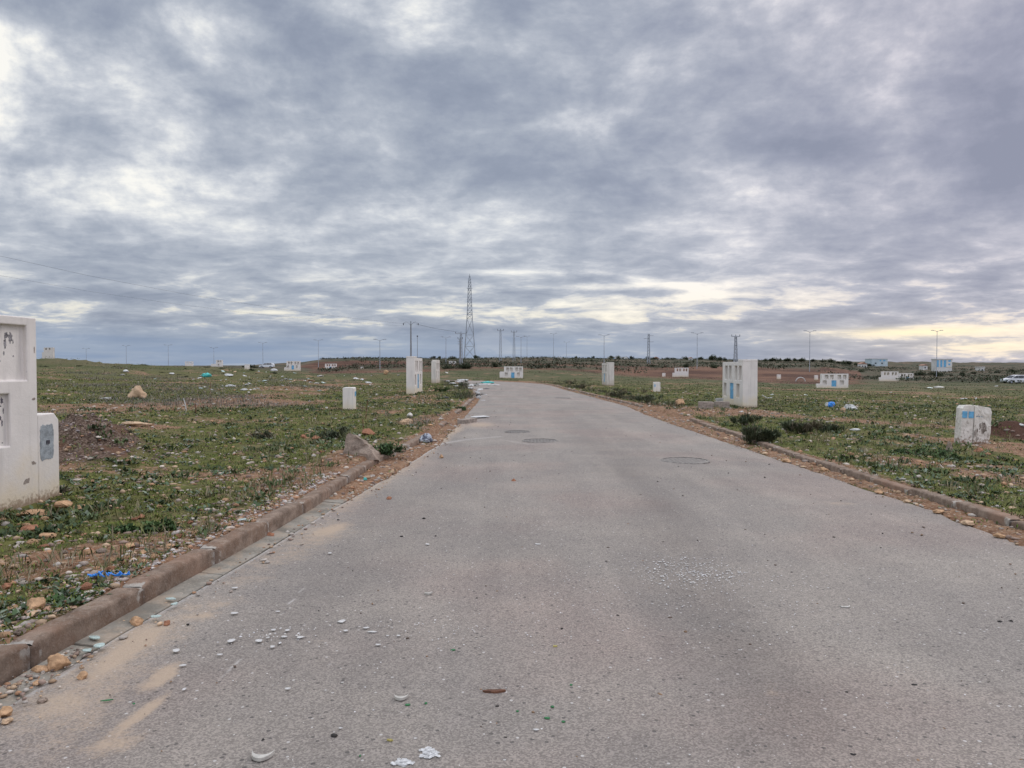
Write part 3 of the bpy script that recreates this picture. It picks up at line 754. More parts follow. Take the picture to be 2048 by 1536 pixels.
# dry grey stalks on the left field and dark weeds beside the road
x, y = sample(60000, 14, 110, .8)
pxx = 1024 + F * x / y
dry = fbm(x * .16, y * .16, 99, 3)
ok = outside(x, y, .3) & (((pxx > 150) & (pxx < 720) & (y > 26) & (y < 70) & (dry > .46)) | ((x < 0) & (dry > .70)))
D1 = clumps(x[ok][:2300], y[ok][:2300], 10, .16, .05, .15, .07, .1, 1.3, [(.17, .15, .13), (.12, .105, .09), (.20, .18, .15)], .3)
x, y = sample(50000, 14, 80, .6)
e2 = x - XRK(y); e1 = XLK(y) - x
ok = ((e2 > .25) & (e2 < 1.3) & (y > 27) & (y < 76) & (fbm(x * .9, y * .5, 103, 3) > .50)) | ((e1 > .2) & (e1 < 1.6) & (y > 30) & (fbm(x * .5, y * .3, 105, 3) > .56))
D2 = clumps(x[ok], y[ok], 10, .14, .05, .20, .14, .3, 1.4, [(.055, .06, .03), (.075, .075, .04), (.05, .075, .03), (.10, .085, .055)], .1)
Vg, Fg, Cg = pack([D1, D2])
tag(np_mesh('dry_weeds', Vg, Fg, M_LEAF, None, Cg), 'dry grey stalks and dark roadside weeds', 'weeds', kind='stuff')

# gravel: irregular small stones
ICO = None
bm = bmesh.new(); bmesh.ops.create_icosphere(bm, subdivisions=1, radius=1); bm.verts.ensure_lookup_table()
IV = np.array([v.co[:] for v in bm.verts]); IF = np.array([[v.index for v in f.verts] for f in bm.faces]); bm.free()
def stones(x, y, r, cols, zoff=.25, flat=.6, ground=None):
    n = len(x); z = (ground if ground is not None else H(x, y))
    sc = np.column_stack([NRG.uniform(.7, 1.5, n), NRG.uniform(.7, 1.2, n), NRG.uniform(.6, 1.2, n) * flat]) * r[:, None]
    jit = NRG.uniform(.72, 1.25, (n, 12, 1))
    Vl = IV[None] * jit * sc[:, None]
    a = NRG.uniform(0, 6.28, n); c, s = np.cos(a)[:, None], np.sin(a)[:, None]
    Xr = Vl[..., 0] * c - Vl[..., 1] * s; Yr = Vl[..., 0] * s + Vl[..., 1] * c
    V = np.stack([Xr + x[:, None], Yr + y[:, None], Vl[..., 2] + (z + sc[:, 2] * zoff)[:, None]], -1).reshape(-1, 3)
    Fc = (IF[None] + (np.arange(n) * 12)[:, None, None]).reshape(-1, 3)
    ci = NRG.integers(0, len(cols), n); C = np.array(cols)[ci] * NRG.uniform(.7, 1.25, (n, 1))
    return V, Fc, np.repeat(C, 12, 0)
SCOL = [(.36, .25, .16), (.30, .25, .21), (.42, .38, .33), (.38, .22, .13), (.26, .19, .15), (.46, .40, .33), (.22, .16, .13), (.44, .32, .21)]
x, y = sample(46000, 3.0, 60, .85)
s_, g_ = masks(x, y)
dens_ = np.clip(.34 + .25 * (np.hypot(x, y) < 14) + s_ * .7 + g_ * .5, 0, 1)
ok = (outside(x, y, -.02) | strips(x, y)) & (NRG.random(len(x)) < dens_)
x, y = x[ok], y[ok]; D = np.hypot(x, y)
r = (NRG.random(len(x)) ** 2.6 * .034 + .005) * (D / 7) ** .38
S1 = stones(x, y, r, SCOL)
# pale chippings on the dark mound and along the kerb
mx, my = MOUNDS[0][:2]
n = 1500; x = mx + NRG.normal(0, .95, n); y = my + NRG.normal(-.1, 1.1, n)
ok = outside(x, y); x, y = x[ok], y[ok]
S2 = stones(x, y, NRG.random(len(x)) ** 1.8 * .022 + .006, [(.26, .21, .20), (.36, .32, .32), (.20, .14, .12), (.32, .26, .23), (.12, .08, .07)])
y = NRG.uniform(3.2, 10, 1500); x = XLK(y) - .15 - np.abs(NRG.normal(0, .22, len(y)))
S3 = stones(x, y, NRG.random(len(x)) ** 2 * .020 + .005, [(.42, .38, .35), (.33, .27, .23), (.30, .18, .12), (.48, .44, .40)])
# grit on the road edge and gutter
y = NRG.uniform(3.2, 24, 900); x = XLA(y) + NRG.normal(-.05, .14, len(y))
y2 = NRG.uniform(6, 40, 1300) ; x2 = XRA(y2) + NRG.normal(.10, .10, len(y2))
xx_, yy_ = np.concatenate([x, x2]), np.concatenate([y, y2])
gz = np.maximum(H(xx_, yy_), G(xx_, yy_) + .008)
S4 = stones(xx_, yy_, NRG.random(len(xx_)) ** 2.5 * .018 + .004, SCOL, .2, .6, gz)
Vs, Fs_, Cs = pack([S1, S2, S3, S4])
tag(np_mesh('gravel', Vs, Fs_, M_VC, None, Cs), 'small stones and gravel strewn over soil and kerb edge', 'gravel', kind='stuff')

y = NRG.uniform(3.2, 4.1, 260); x = XLA(y) + NRG.normal(-.08, .07, len(y)); gz = G(x, y) + .016
S5 = stones(x, y, NRG.random(len(x)) ** 2 * .016 + .004, SCOL, .2, .6, gz)
Vq, Fq_, Cq = S5
tag(np_mesh('gravel', Vq, Fq_, M_VC, None, Cq), 'stony debris slumped over the gutter at lower left', 'gravel', kind='stuff')
# tiny pale and dark chips on the asphalt
def on_road(x, y): return (x > XLA(y) + .05) & (x < XRA(y) - .05)
n = 2300; u = NRG.random(n)
x = NRG.uniform(-2, 4.5, n); y = 2.8 + NRG.random(n) ** 1.6 * 14
c1 = at(1400, 1150, G)
x[:420] = c1.x + NRG.normal(0, .20, 420) - .05; y[:420] = c1.y + NRG.normal(0, .22, 420)
x[420:820] = c1.x - .25 + NRG.normal(0, .6, 400); y[420:820] = c1.y - .45 + NRG.normal(0, .55, 400)
c2 = at(560, 1275, G); rr_drop = None; x[820:930] = c2.x + NRG.normal(0, .16, 110); y[820:930] = c2.y + NRG.normal(0, .10, 110)
c3 = at(890, 1265, G); x[930:1010] = c3.x + NRG.normal(0, .25, 80); y[930:1010] = c3.y + NRG.normal(0, .12, 80)
rr = NRG.random(n) ** 2 * .0045 + .0022; rr[:420] += .0022; rr[820:865] += .002; rr[865:930] = .0012; rr[1010:] *= .75
ok = on_road(x, y); x, y, rr = x[ok], y[ok], rr[ok]
C1 = stones(x, y, rr, [(.68, .67, .64), (.60, .58, .54), (.70, .69, .68)], .5, .3, G(x, y) + .018)
n = 700; x = NRG.uniform(-2, 4.5, n); y = 2.8 + NRG.random(n) ** 1.4 * 25
ok = on_road(x, y); x, y = x[ok], y[ok]
C2 = stones(x, y, NRG.random(len(x)) ** 3 * .012 + .003, [(.05, .045, .04), (.12, .09, .07), (.24, .16, .10)], .3, .6, G(x, y) + .010)
Vs, Fs_, Cs = pack([C1, C2])
tag(np_mesh('road_chippings', Vs, Fs_, M_VC, None, Cs), 'tiny white and dark chips strewn over the asphalt', 'chippings', kind='stuff')

# ------------------------------------------------------------------ rocks
def rock_mesh(name, seed, sub=3, sx=1, sy=1, sz=1, rough=.35, cuts=5, peak=0.0):
    rg = random.Random(seed); bm = bmesh.new(); bmesh.ops.create_icosphere(bm, subdivisions=sub, radius=1)
    planes = []
    for _ in range(cuts):
        nrm = Vector((rg.gauss(0, 1), rg.gauss(0, 1), rg.gauss(0, .8))).normalized(); planes.append((nrm, rg.uniform(.55, .85)))
    for v in bm.verts:
        for nrm, d in planes:
            k = v.co.dot(nrm)
            if k > d: v.co -= nrm * (k - d) * .9
        s = Vector((seed * 3.1, seed * 1.7, 0))
        v.co *= 1 + rough * (mnoise.noise(v.co * 1.3 + s)) + rough * .35 * mnoise.noise(v.co * 4 + s)
        if peak and v.co.z > 0:
            q = 1 - peak * v.co.z; v.co.x *= q; v.co.y *= q; v.co.z *= 1 + peak * .8
        v.co = Vector((v.co.x * sx, v.co.y * sy, (v.co.z) * sz))
    me = bpy.data.meshes.new(name); bm.to_mesh(me); bm.free()
    for p in me.polygons: p.use_smooth = sub >= 4
    return me
def put_rock(me, name, m, loc, rz, label, cat, group=None, scale=1, tilt=(0, 0)):
    o = bpy.data.objects.new(name, me); COL.objects.link(o)
    if not me.materials: me.materials.append(m)
    o.location = loc; o.rotation_euler = (tilt[0], tilt[1], rz); o.scale = (scale,) * 3
    return tag(o, label, cat, group)
def rock(px, py, wpx, hpx, m, label, seed, peak=0, flat=1.0, tilt=(0, 0), name='stone', cat='stone', group='loose stones beside the road', onroad=False, sub=3, rough=.35):
    """a stone whose base is seen at (px,py), wpx wide and hpx tall in photo pixels"""
    p = at(px, py, G if onroad else None); s = p.y / F
    hw, hh = wpx * s / 2, hpx * s / 2 * 1.15
    me = rock_mesh(name, seed, sub, hw, hw * flat, hh, rough, 6, peak)
    lift_ = hh * .55 if not onroad else hh * .62
    return put_rock(me, name, m, (p.x, p.y + hw * flat * .6, H1(p.x, p.y + hw * flat * .6) * (0 if onroad else 1) + (G(p.x, p.y) if onroad else 0) + lift_), 0, label, cat, group, 1, tilt)

rock(272, 797, 40, 26, M_TANST, 'pyramid-shaped tan boulder standing alone in the left field', 5, .22, .8, name='boulder', cat='boulder', group=None, sub=4)
rock(267, 853, 60, 11, M_TANST, 'long flat tan boulder lying in the left grass below the bare track', 8, 0, .6, name='boulder', cat='boulder', group=None, sub=4)
rock(203, 855, 14, 7, M_GRST, 'pale grey stone left of the long flat boulder', 9)
rock(734, 870, 32, 14, M_REDST, 'rounded red-brown stone behind the leaning concrete lump', 12, sub=4, rough=.2)
rock(631, 880, 18, 10, M_REDST, 'orange stone left of the leaning concrete lump', 14)
rock(606, 877, 12, 8, M_REDST, 'small orange stone, left neighbour of the orange stone in the grass', 15)
rock(60, 1034, 60, 17, M_ORST, 'long ochre stone at the foot of the nearest white kiosk', 21, 0, .6)
rock(122, 1018, 36, 16, M_ORST, 'ochre stone beside the side block of the nearest kiosk', 22, .1)
rock(158, 1022, 28, 13, M_ORST, 'rusty ochre stone right of the one beside the side block', 23)
rock(52, 1067, 38, 14, M_REDST, 'reddish stone lying left of a yellow pair near the left edge', 24)
rock(88, 1080, 32, 14, M_ORST, 'yellow-ochre stone beside the reddish stone near the left edge', 25)
rock(108, 1066, 14, 11, M_ORST, 'small yellow stone touching the yellow-ochre stone near the left edge', 26)
rock(63, 1220, 38, 26, M_ORST, 'yellow-ochre stone in grass above the nearest stretch of left kerb', 27, .15)
rock(8, 1180, 20, 12, M_REDST, 'small reddish stone at the left edge of the field above the kerb', 28)
rock(62, 1232, 26, 8, M_TANST, 'flat pale stone just below the yellow-ochre stone near the kerb', 29)
rock(172, 1108, 22, 9, M_REDST, 'small red stone in bare soil between kiosk and kerb', 30)
rock(256, 1098, 22, 9, M_ORST, 'ochre stone in the weeds left of the kerb, larger of a pair', 31)
rock(284, 1110, 14, 8, M_ORST, 'ochre stone in the weeds left of the kerb, smaller of a pair', 32)
rock(336, 1097, 20, 8, M_ORST, 'flat orange stone just behind a kerb joint', 33)
rock(278, 1038, 18, 10, M_REDST, 'dark red stone in the middle of the left verge', 34)
rock(106, 1345, 52, 30, M_ORST, 'large ochre stone lying in the gutter against the left kerb', 35, .1, .7, onroad=True, sub=4, group=None)
rock(74, 1350, 34, 18, M_ORST, 'brown stone tucked behind the large ochre stone in the gutter', 36, 0, .6, onroad=True)
rock(268, 1252, 34, 17, M_ORST, 'bright ochre stone lying in the left gutter', 37, .1, .7, onroad=True)
rock(332, 1252, 14, 11, M_REDST, 'small rust-red stone on the asphalt beside the gutter', 38, onroad=True)
rock(163, 1361, 20, 15, M_ORST, 'small ochre stone on sandy asphalt below the gutter', 39, onroad=True)
rock(6, 1436, 26, 22, M_ORST, 'ochre stone cut by the left edge of the picture on the road', 40, onroad=True)
rock(8, 1452, 22, 12, M_TANST, 'pale stone under the ochre stone at the lower left edge', 41, onroad=True)
rock(70, 1374, 20, 12, M_ORST, 'tan stone in the gutter below the large ochre stone', 42, onroad=True)
rock(82, 1408, 20, 10, M_GRST, 'grey stone on the asphalt edge at lower left', 43, onroad=True)
rock(540, 1076, 20, 11, M_REDST, 'red-brown stone in the gutter against the kerb', 44, onroad=True)
rock(1027, 964, 9, 6, M_REDST, 'small red stone alone in the middle of the road', 45, onroad=True)
rock(883, 917, 9, 8, M_ORST, 'small ochre stone on the road near the pale asphalt seam', 46, onroad=True)
rock(778, 1000, 11, 6, M_REDST, 'small brown stone on the road beside the left edge', 47, onroad=True)
rock(848, 1040, 8, 5, M_DKST, 'tiny dark stone on the left half of the road', 48, onroad=True)
rock(826, 955, 26, 10, M_TANST, 'flat tan stone in the strip between left kerb and asphalt', 49, 0)
rock(795, 962, 16, 8, M_TANST, 'small tan stone left of the flat one in the left strip', 50)
rock(1363, 810, 21, 14, M_ORST, 'orange stone in the grass left of the concrete blocks', 51, .1)
rock(1930, 958, 14, 6, M_TANST, 'pale stone in the verge before the stained pedestal', 52)
rock(1900, 905, 14, 24, M_GRST, 'upright grey concrete fragment left of the stained pedestal', 53, .2, .5)
rock(1960, 905, 18, 10, M_REDST, 'brown clod at the foot of the stained pedestal', 54)
rock(771, 748, 12, 8, M_ORST, 'orange stone in the far left field beside bare ground', 55)
rock(860, 852, 12, 5, M_ORST, 'ochre stone in the soil beside the plastic bag', 56)
for k, (a, b, w_) in enumerate([(1575, 925, 18), (1610, 915, 14), (1650, 938, 16), (1705, 957, 12), (1760, 985, 18), (1815, 1004, 14), (1880, 1030, 20), (1940, 1052, 24), (2005, 1078, 22), (1530, 905, 12)]):
    rock(a, b + 4, w_, w_ * .4, M_TANST if k % 2 else M_ORST, ORD[k] + ' from the left of the small stones at the foot of the right kerb' if k < 9 else 'small stone farthest off at the foot of the right kerb', 60 + k, group='stones along the right kerb')
# a hundred or so countable pebbles lying in the left verge
pm = [rock_mesh('pebble', 100 + k, 2, 1, .8, .55, .35, 5) for k in range(5)]
pmm = [M_ORST, M_TANST, M_REDST, M_ORST, M_GRST]
for k in range(5): pm[k].materials.append(pmm[k])
k = 0; rg = random.Random(77)
while k < 130:
    px, py = rg.uniform(0, 930), rg.uniform(850, 1280)
    q = at(px, py)
    if not bool(outside(np.array([q.x]), np.array([q.y]))[0]) or q.y > 17 or q.x < -5.0 and q.y < 9: continue
    r_ = rg.uniform(.018, .05)
    vi = rg.choice([0, 1, 2, 3, 4])
    put_rock(pm[vi], 'pebble', None, (q.x, q.y, H1(q.x, q.y) + r_ * .2), rg.uniform(0, 6), ['ochre pebble', 'tan pebble', 'red-brown pebble', 'orange pebble', 'grey pebble'][vi] + ' among many strewn over the left verge', 'pebble',
             ['ochre', 'tan', 'red-brown', 'orange', 'grey'][vi] + ' pebbles on the left verge', r_)
    k += 1
# dark clinker lumps on the road
for k, (a, b, w_, lab) in enumerate([(2002, 1247, 9, 'black lump on the right side of the road, left of a close pair'), (2023, 1246, 8, 'black lump on the right side of the road, right of a close pair'),
                                (1708, 1518, 13, 'black lump on asphalt near the bottom edge right of centre'), (1978, 1370, 8, 'black lump, lower of two near the right edge of the road'), (1972, 1357, 7, 'black lump, upper of two near the right edge of the road'),
                                (1830, 1375, 10, 'black lump alone left of the two near the right edge'), (525, 1486, 9, 'small black lump above the lower crescent shard'), (1596, 1536, 8, 'black lump cut by the bottom edge of the picture'),
                                (953, 1200, 7, 'tiny black lump in mid road below the pale chips'), (803, 1076, 6, 'tiny black lump on the left half of the road')]):
    rock(a, b, w_, w_ * .7, M_DKST, lab, 80 + k, onroad=True, name='clinker_lump', cat='lump', group='black lumps on the road', sub=3, rough=.6)

# leaning broken concrete lump
p = at(722, 912); s = p.y / F
cl_ = MB().prism([(-.29, -.08), (.30, -.08), (.23, .09), (.06, .25), (-.12, .38), (-.22, .42), (-.28, .38), (-.31, .2)], -.12, .14)
o = cl_.build('concrete_lump', M_GRST)
bm = bmesh.new(); bm.from_mesh(o.data); bmesh.ops.triangulate(bm, faces=bm.faces); bmesh.ops.subdivide_edges(bm, edges=bm.edges, cuts=5, use_grid_fill=True)
for v in bm.verts: v.co += Vector((1, 1, 1)) * mnoise.noise(v.co * 9) * .03 + Vector((0, mnoise.noise(v.co * 3 + Vector((3, 3, 3))) * .04, 0))
bm.to_mesh(o.data); bm.free()
o.location = (p.x, p.y + .1, p.z - .01); o.rotation_euler = (R(-12), 0, R(-12)); o.scale = (.88, .9, .84)
tag(o, 'large pointed lump of grey concrete leaning behind the left kerb', 'rubble')

# ------------------------------------------------------------------ utility kiosks
def recess(Wd, Ht, T, holes, zb=-.4):
    """slab with rectangular recesses; holes = (x0,x1,z0,z1,depth); depth>=T goes right through"""
    xs = sorted({0, Wd} | {h[0] for h in holes} | {h[1] for h in holes}); zs = sorted({zb, Ht} | {h[2] for h in holes} | {h[3] for h in holes})
    mb = MB()
    def dep(i, j):
        if i < 0 or j < 0 or i >= len(xs) - 1 or j >= len(zs) - 1: return None
        cx, cz = (xs[i] + xs[i + 1]) / 2, (zs[j] + zs[j + 1]) / 2
        for h in holes:
            if h[0] < cx < h[1] and h[2] < cz < h[3]: return min(h[4], T)
        return 0
    for i in range(len(xs) - 1):
        for j in range(len(zs) - 1):
            d = dep(i, j); a, b, c, e = xs[i], xs[i + 1], zs[j], zs[j + 1]
            if d < T:
                mb.add([(a, d, c), (b, d, c), (b, d, e), (a, d, e)], [(0, 1, 2, 3)])
                mb.add([(a, T, c), (b, T, c), (b, T, e), (a, T, e)], [(3, 2, 1, 0)])
            for (di, dj, P) in ((-1, 0, (a, a, c, e)), (1, 0, (b, b, c, e)), (0, -1, (a, b, c, c)), (0, 1, (a, b, e, e))):
                dn = dep(i + di, j + dj)
                if dn is None: dn = T if d < T else d
                if dn > d:
                    x0, x1, z0, z1 = P
                    mb.add([(x0, d, z0), (x1, d, z1), (x1, dn, z1), (x0, dn, z0)], [(0, 1, 2, 3)])
    return mb
def weld(o):
    bm = bmesh.new(); bm.from_mesh(o.data); bmesh.ops.remove_doubles(bm, verts=bm.verts, dist=1e-4); bmesh.ops.recalc_face_normals(bm, faces=bm.faces); bm.to_mesh(o.data); bm.free()
def kiosk(loc, rz, label, Wd=3.1, Ht=1.92, T=.42, doors=True, through=False, wing=None, wingh=.8, wingw=.45, holes=None, dmat=None, bevel=.012, mt=None, cap=None, lower=True, doorx=None):
    r = empty('utility_kiosk', loc, rz, label, 'utility kiosk', 'white meter kiosks around the plots')
    mt = mt or M_PLAS
    k = Wd / 3.1
    hs = holes
    if hs is None:
        tz0, tz1 = Ht - .72, Ht - .15; dp = T if through else .28
        hs = [(.38 * k, .80 * k, tz0, tz1, dp), (.98 * k, 1.40 * k, tz0, tz1, dp), (1.86 * k, 2.28 * k, tz0, tz1, dp), (2.46 * k, 2.88 * k, tz0, tz1, dp)]
        if lower: hs += [(.14 * k, .62 * k, Ht - 1.40, Ht - .86, .25), (2.14 * k, 2.60 * k, Ht - 1.40, Ht - .86, .25)]
    dx0, dx1 = (1.16 * k, 1.72 * k) if doorx is None else doorx
    if doors: hs = hs + [(dx0, dx1, .28, Ht - .84, .05)]
    o = recess(Wd, Ht, T, hs).build('wall', mt, r); weld(o)
    if bevel: b = o.modifiers.new('bevel', 'BEVEL'); b.width = bevel; b.segments = 2; b.limit_method = 'ANGLE'
    if doors:
        d = MB().box(dx0 + .012, dx1 - .012, .02, .05 - .004, .292, Ht - .852)
        for q in range(3): d.box(dx0 + .04, dx1 - .04, .014, .02, .40 + q * .22, .42 + q * .22)
        dd = d.build('door', dmat or M_BLUE, r)
        MB().box(dx1 - .10, dx1 - .07, .0, .02, .62, .72).build('handle', M_STEEL, dd)
    if wing in ('l', 'lr'):
        MB().prism([(-wingw, -.4), (-.003, -.4), (-.003, wingh), (-wingw + .08, wingh), (-wingw, wingh - .08)], .003, T - .05).build('side_block', mt, r, bevel)
    if wing in ('r', 'lr'):
        MB().prism([(Wd + .003, -.4), (Wd + wingw, -.4), (Wd + wingw, wingh - .08), (Wd + wingw - .08, wingh), (Wd + .003, wingh)], .003, T - .05).build('side_block', mt, r, bevel)
    if cap:
        MB().box(cap[0], cap[1], -.003, T + .003, Ht + .001, Ht + cap[2]).build('raised_cap', mt, r, bevel)
    return r

# nearest kiosk at the left edge, facing the road (its far end is in the picture)
k1y = 7.9; Hb = .14
kr = kiosk((-5.07, k1y - 3.1, Hb), R(90), 'nearest white kiosk cut by the left edge, with scribbled niches and a low side block', Ht=1.96,
           wing='r', wingh=.93, wingw=.37, holes=[(2.40, 2.94, 1.30, 1.87, .05), (1.70, 2.24, 1.30, 1.87, .05), (.98, 1.42, 1.30, 1.87, .05), (.2, .62, 1.30, 1.87, .05), (2.2, 2.66, .64, 1.17, .04), (.3, .7, .64, 1.17, .04)])
def patch(name, mt, parent, cx, cz, rx_, rz_, yy, seed, n=26, th=.003, jit=.18):
    rg = random.Random(seed); P = []
    for k in range(n):
        a = 2 * math.pi * k / n; q = 1 + rg.uniform(-jit, jit)
        bx_ = 1.25 if n > 50 else 1.0; ex = max(-1, min(1, math.cos(a) * bx_)); ez = max(-1, min(1, math.sin(a) * bx_))
        P.append((cx + ex * rx_ * q, cz + ez * rz_ * q))
    return MB().prism(P, yy - th, yy).build(name, mt, parent)
patch('grey_paint_patch', M_GREYP, kr, 3.25, .62, .115, .19, .002, 5, 60, .003, .05)
kw_ = [c for c in kr.children if c.name.startswith('wall')][0]
for (a_, b_, c_, d_, s_) in [(3.04, 1.1, .03, .012, 41), (3.02, .42, .04, .02, 42), (3.06, 1.62, .012, .03, 43), (2.9, .25, .05, .03, 44)]:
    patch('chipped_render', M_BLOCK, kr, a_, b_, c_, d_, .0, s_, 16, .0015, .4)
wl = [c for c in kr.children if c.name.startswith('side_block')][0]
MB().box(3.235, 3.285, -.012, -.002, .60, .64).build('lock', M_DARKM, wl)
for (a, b, c, d, s_) in [(2.76, 1.74, .03, .05, 1), (2.70, 1.76, .03, .03, 2), (2.68, 1.68, .018, .05, 3), (2.80, 1.70, .008, .02, 4), (2.66, 1.58, .012, .02, 7), (2.80, 1.55, .012, .008, 9), (2.6, 1.5, .008, .012, 10)]:
    patch('painted_smudge', M_SMUDGE, kr, a, b, c, d, .0495, s_, 24, .001, .3)
for (a, b, c, d, s_) in [(2.60, 1.10, .02, .03, 21), (2.56, 1.05, .03, .012, 22), (2.62, 1.0, .008, .03, 23), (2.57, .93, .02, .022, 24), (2.60, .88, .010, .03, 25), (2.55, .84, .02, .01, 26), (2.6, .68, .006, .006, 27)]:
    patch('painted_scribble', M_DARKM, kr, a, b, c, d, .0395, s_, 20, .001, .4)

# kiosk with blue door right of the road; its near end wall faces us
pb = at(1486, 817)
kx = (1486 - 1024) / F * 28.3
q = H1(kx, 29)
kk = kiosk((kx, 28.3 + 2.75, q - .02), R(-90), 'tall white kiosk with a blue door right of the road, concrete blocks at its foot', Wd=2.75, Ht=ztop(723, 29.5) - q, T=.56, cap=(2.1, 2.75, .10))
# left kiosk showing its blank end and blue door
kx = (829 - 1024) / F * 37.5; q = H1(kx, 38)
kiosk((kx, 37.5, q - .02), R(90), 'tall white kiosk left of the road beside the bend, blank end towards us', Wd=3.3, Ht=ztop(715, 38) - q, T=.42, cap=(0, .9, .08), dmat=None)
kx = (872 - 1024) / F * 63; q = H1(kx, 63.5)
kiosk((kx, 63, q - .02), R(90), 'white kiosk with stepped top farther up the left roadside, right of the taller one', Wd=3.3, Ht=ztop(722, 63) - q, T=.40, doors=False, cap=(.6, 3.3, .12), mt=M_PLAS2)
kx = (1214 - 1024) / F * 60; q = H1(kx, 61)
kiosk((kx, 60 + 3.4, q - .02), R(-90), 'white kiosk with a blue door beyond the right kerb, weeds at its foot', Wd=3.4, Ht=ztop(726, 60.5) - q, T=.58, cap=(2.7, 3.4, .08), mt=M_PLAS2)
# kiosks seen face on: px left, px right, top, base
def face_kiosk(px0, px1, yt, yb, label, Hn=1.92, **kw):
    D = Hn * F / (yb - yt); x0 = (px0 - 1024) / F * D; Wd = (px1 - px0) / F * D
    zb = CAMZ - (yb - 730) / F * D
    g_ = H1(x0 + Wd / 2, D)
    kiosk((x0, D, zb), 0, label, Wd=Wd, Ht=Hn, bevel=0, **kw)
    return D, g_ - zb
dbg = []
dbg.append(face_kiosk(1008, 1046, 733, 760, 'white kiosk with blue door just beyond the far bend of the road', wing='l', wingh=1.2, wingw=.62,))
dbg.append(face_kiosk(1350, 1377, 735.5, 754.5, 'white kiosk with four openings and no door in front of the red bank', doors=False, through=True, lower=False, wing='l', wingh=.9))
dbg.append(face_kiosk(1643, 1697, 747.5, 777.5, 'widest white kiosk of the right field, blue door and two dark lower niches', wing='l', wingh=.65, wingw=.55, mt=M_PLAS))
dbg.append(face_kiosk(1764, 1797, 743, 763, 'doorless white kiosk joined to a lower one in the right field', doors=False, through=True, lower=False, wing='l', wingh=.8))
dbg.append(face_kiosk(1799, 1827, 746.5, 764, 'lower white kiosk with blue door, right one of the joined pair', wing='r', wingh=.6, through=True, lower=False, doorx=(1.4, 2.1)))
dbg.append(face_kiosk(1183, 1201, 739, 752.5, 'small white kiosk half hidden behind the one beyond the right kerb', lower=False))
dbg.append(face_kiosk(573, 600, 722, 742, 'white kiosk with blue door in front of the bare ridge on the left', wing='l', wingh=.7))
dbg.append(face_kiosk(650, 673, 727.5, 741, 'small white kiosk with four dark openings below the brown bank', wing='r', wingh=.5, through=True, lower=False))
dbg.append(face_kiosk(432, 445, 720, 736, 'narrow white kiosk on the left skyline beside a street lamp', Hn=2.1, lower=False, wing='l', wingh=1.1, wingw=1.3, holes=[(.4, .8, 1.5, 1.95, .3), (1.0, 1.4, 1.5, 1.95, .3), (.5, .9, .5, 1.1, .3)], doors=False))
dbg.append(face_kiosk(370, 386, 723, 734, 'pale low kiosk on the left skyline, left of the narrow one', lower=False, doors=False, through=True))
dbg.append(face_kiosk(88, 107, 695, 722, 'pale kiosk on the crest at far left with a broken top', Hn=2.3, lower=False, doors=False, mt=M_PLAS2, wing='l', wingh=1.5, wingw=.3, holes=[(.3, .55, 1.9, 2.2, .3), (.9, 1.15, 1.9, 2.2, .3)]))
print('KIOSKGROUND', [(round(a, 1), round(b, 2)) for a, b in dbg])

# ------------------------------------------------------------------ pedestals
def pedestal(px, D, yb, wx, dy_, hh, rz, label, mt=None, plates=(), chamf=.03, bevel=.012):
    x0 = (px - 1024) / F * D; zb = CAMZ - (yb - 730) / F * D
    r = empty('service_pedestal', (x0, D, zb), rz, label, 'pedestal', 'short white service pedestals')
    c = chamf
    MB().prism([(0, -.35), (wx, -.35), (wx, hh - c), (wx - c, hh), (c, hh), (0, hh - c)], 0, dy_).build('body', mt or M_PLAS, r, bevel)
    for (a, b, c0, d0, face) in plates:
        if face == 'f': MB().box(a, b, -.012, -.001, c0, d0).build('blue_plate', M_BLUE, r)
        elif face == 'r': MB().box(wx + .001, wx + .012, a, b, c0, d0).build('blue_plate', M_BLUE, r)
        elif face == 'l': MB().box(-.012, -.001, a, b, c0, d0).build('blue_plate', M_BLUE, r)
    return r
pedestal(685, 25.5, 829, .37, .45, .93, 0, 'square white pedestal left of the road beside a thin iron rod', plates=[(.22, .40, .62, .78, 'r')])
# stained pedestal on the right: narrow face with two blue plates, wide stained face
M_PLAS3 = mat('stained_plaster', plaster_blotch)
D = 15.6; x0 = (1948 - 1024) / F * D; zb = CAMZ - (900 - 730) / F * D
r = empty('service_pedestal', (x0, D, zb), R(0), 'stained leaning white pedestal with two blue plates in the right verge', 'pedestal', 'short white service pedestals')
hh = .93
roughen(MB().prism([(0, -.35), (.345, -.30), (.35, .05), (.375, .3), (.375, hh - .13), (.34, hh - .03), (.12, hh - .005), (.0, hh)], 0, .22).build('body', M_PLAS3, r), .016)
o = roughen(MB().prism([(-.29, -.35), (-.012, -.35), (-.014, hh + .01), (-.22, hh), (-.27, hh - .06)], .012, .20).build('side_block', M_PLAS3, r), .006)
for a in (-.265, -.125): MB().box(a, a + .105, .0, .013, hh - .26, hh - .12).build('blue_plate', M_BLUE, r)
patch('dark_stain', M_GREYP, r, .14, hh - .22, .11, .018, .0, 31)
def stain_fn(t, p):
    v = oc(t); n = t.noise(v, 8, 6, .7)
    t.put(p.inputs['Base Color'], t.mix(t.sm(n, .42, .6), (.14, .115, .095), (.42, .38, .33)))
M_MHF = simple('manhole_frame', (.20, .185, .165), .25, 18)
M_STAIN = mat('grime_stain', stain_fn)
patch('dark_stain', M_STAIN, r, .20, hh - .46, .09, .12, .0, 32)
patch('dark_stain', M_STAIN, r, .06, hh - .62, .055, .13, .0, 33)
r.rotation_euler = (0, R(2.2), R(4))
pedestal(1308, 48, 792, .42, .35, .90, 0, 'thin white pedestal at the edge of the right verge bushes', plates=[(0.03, .1, .6, .75, 'f')])
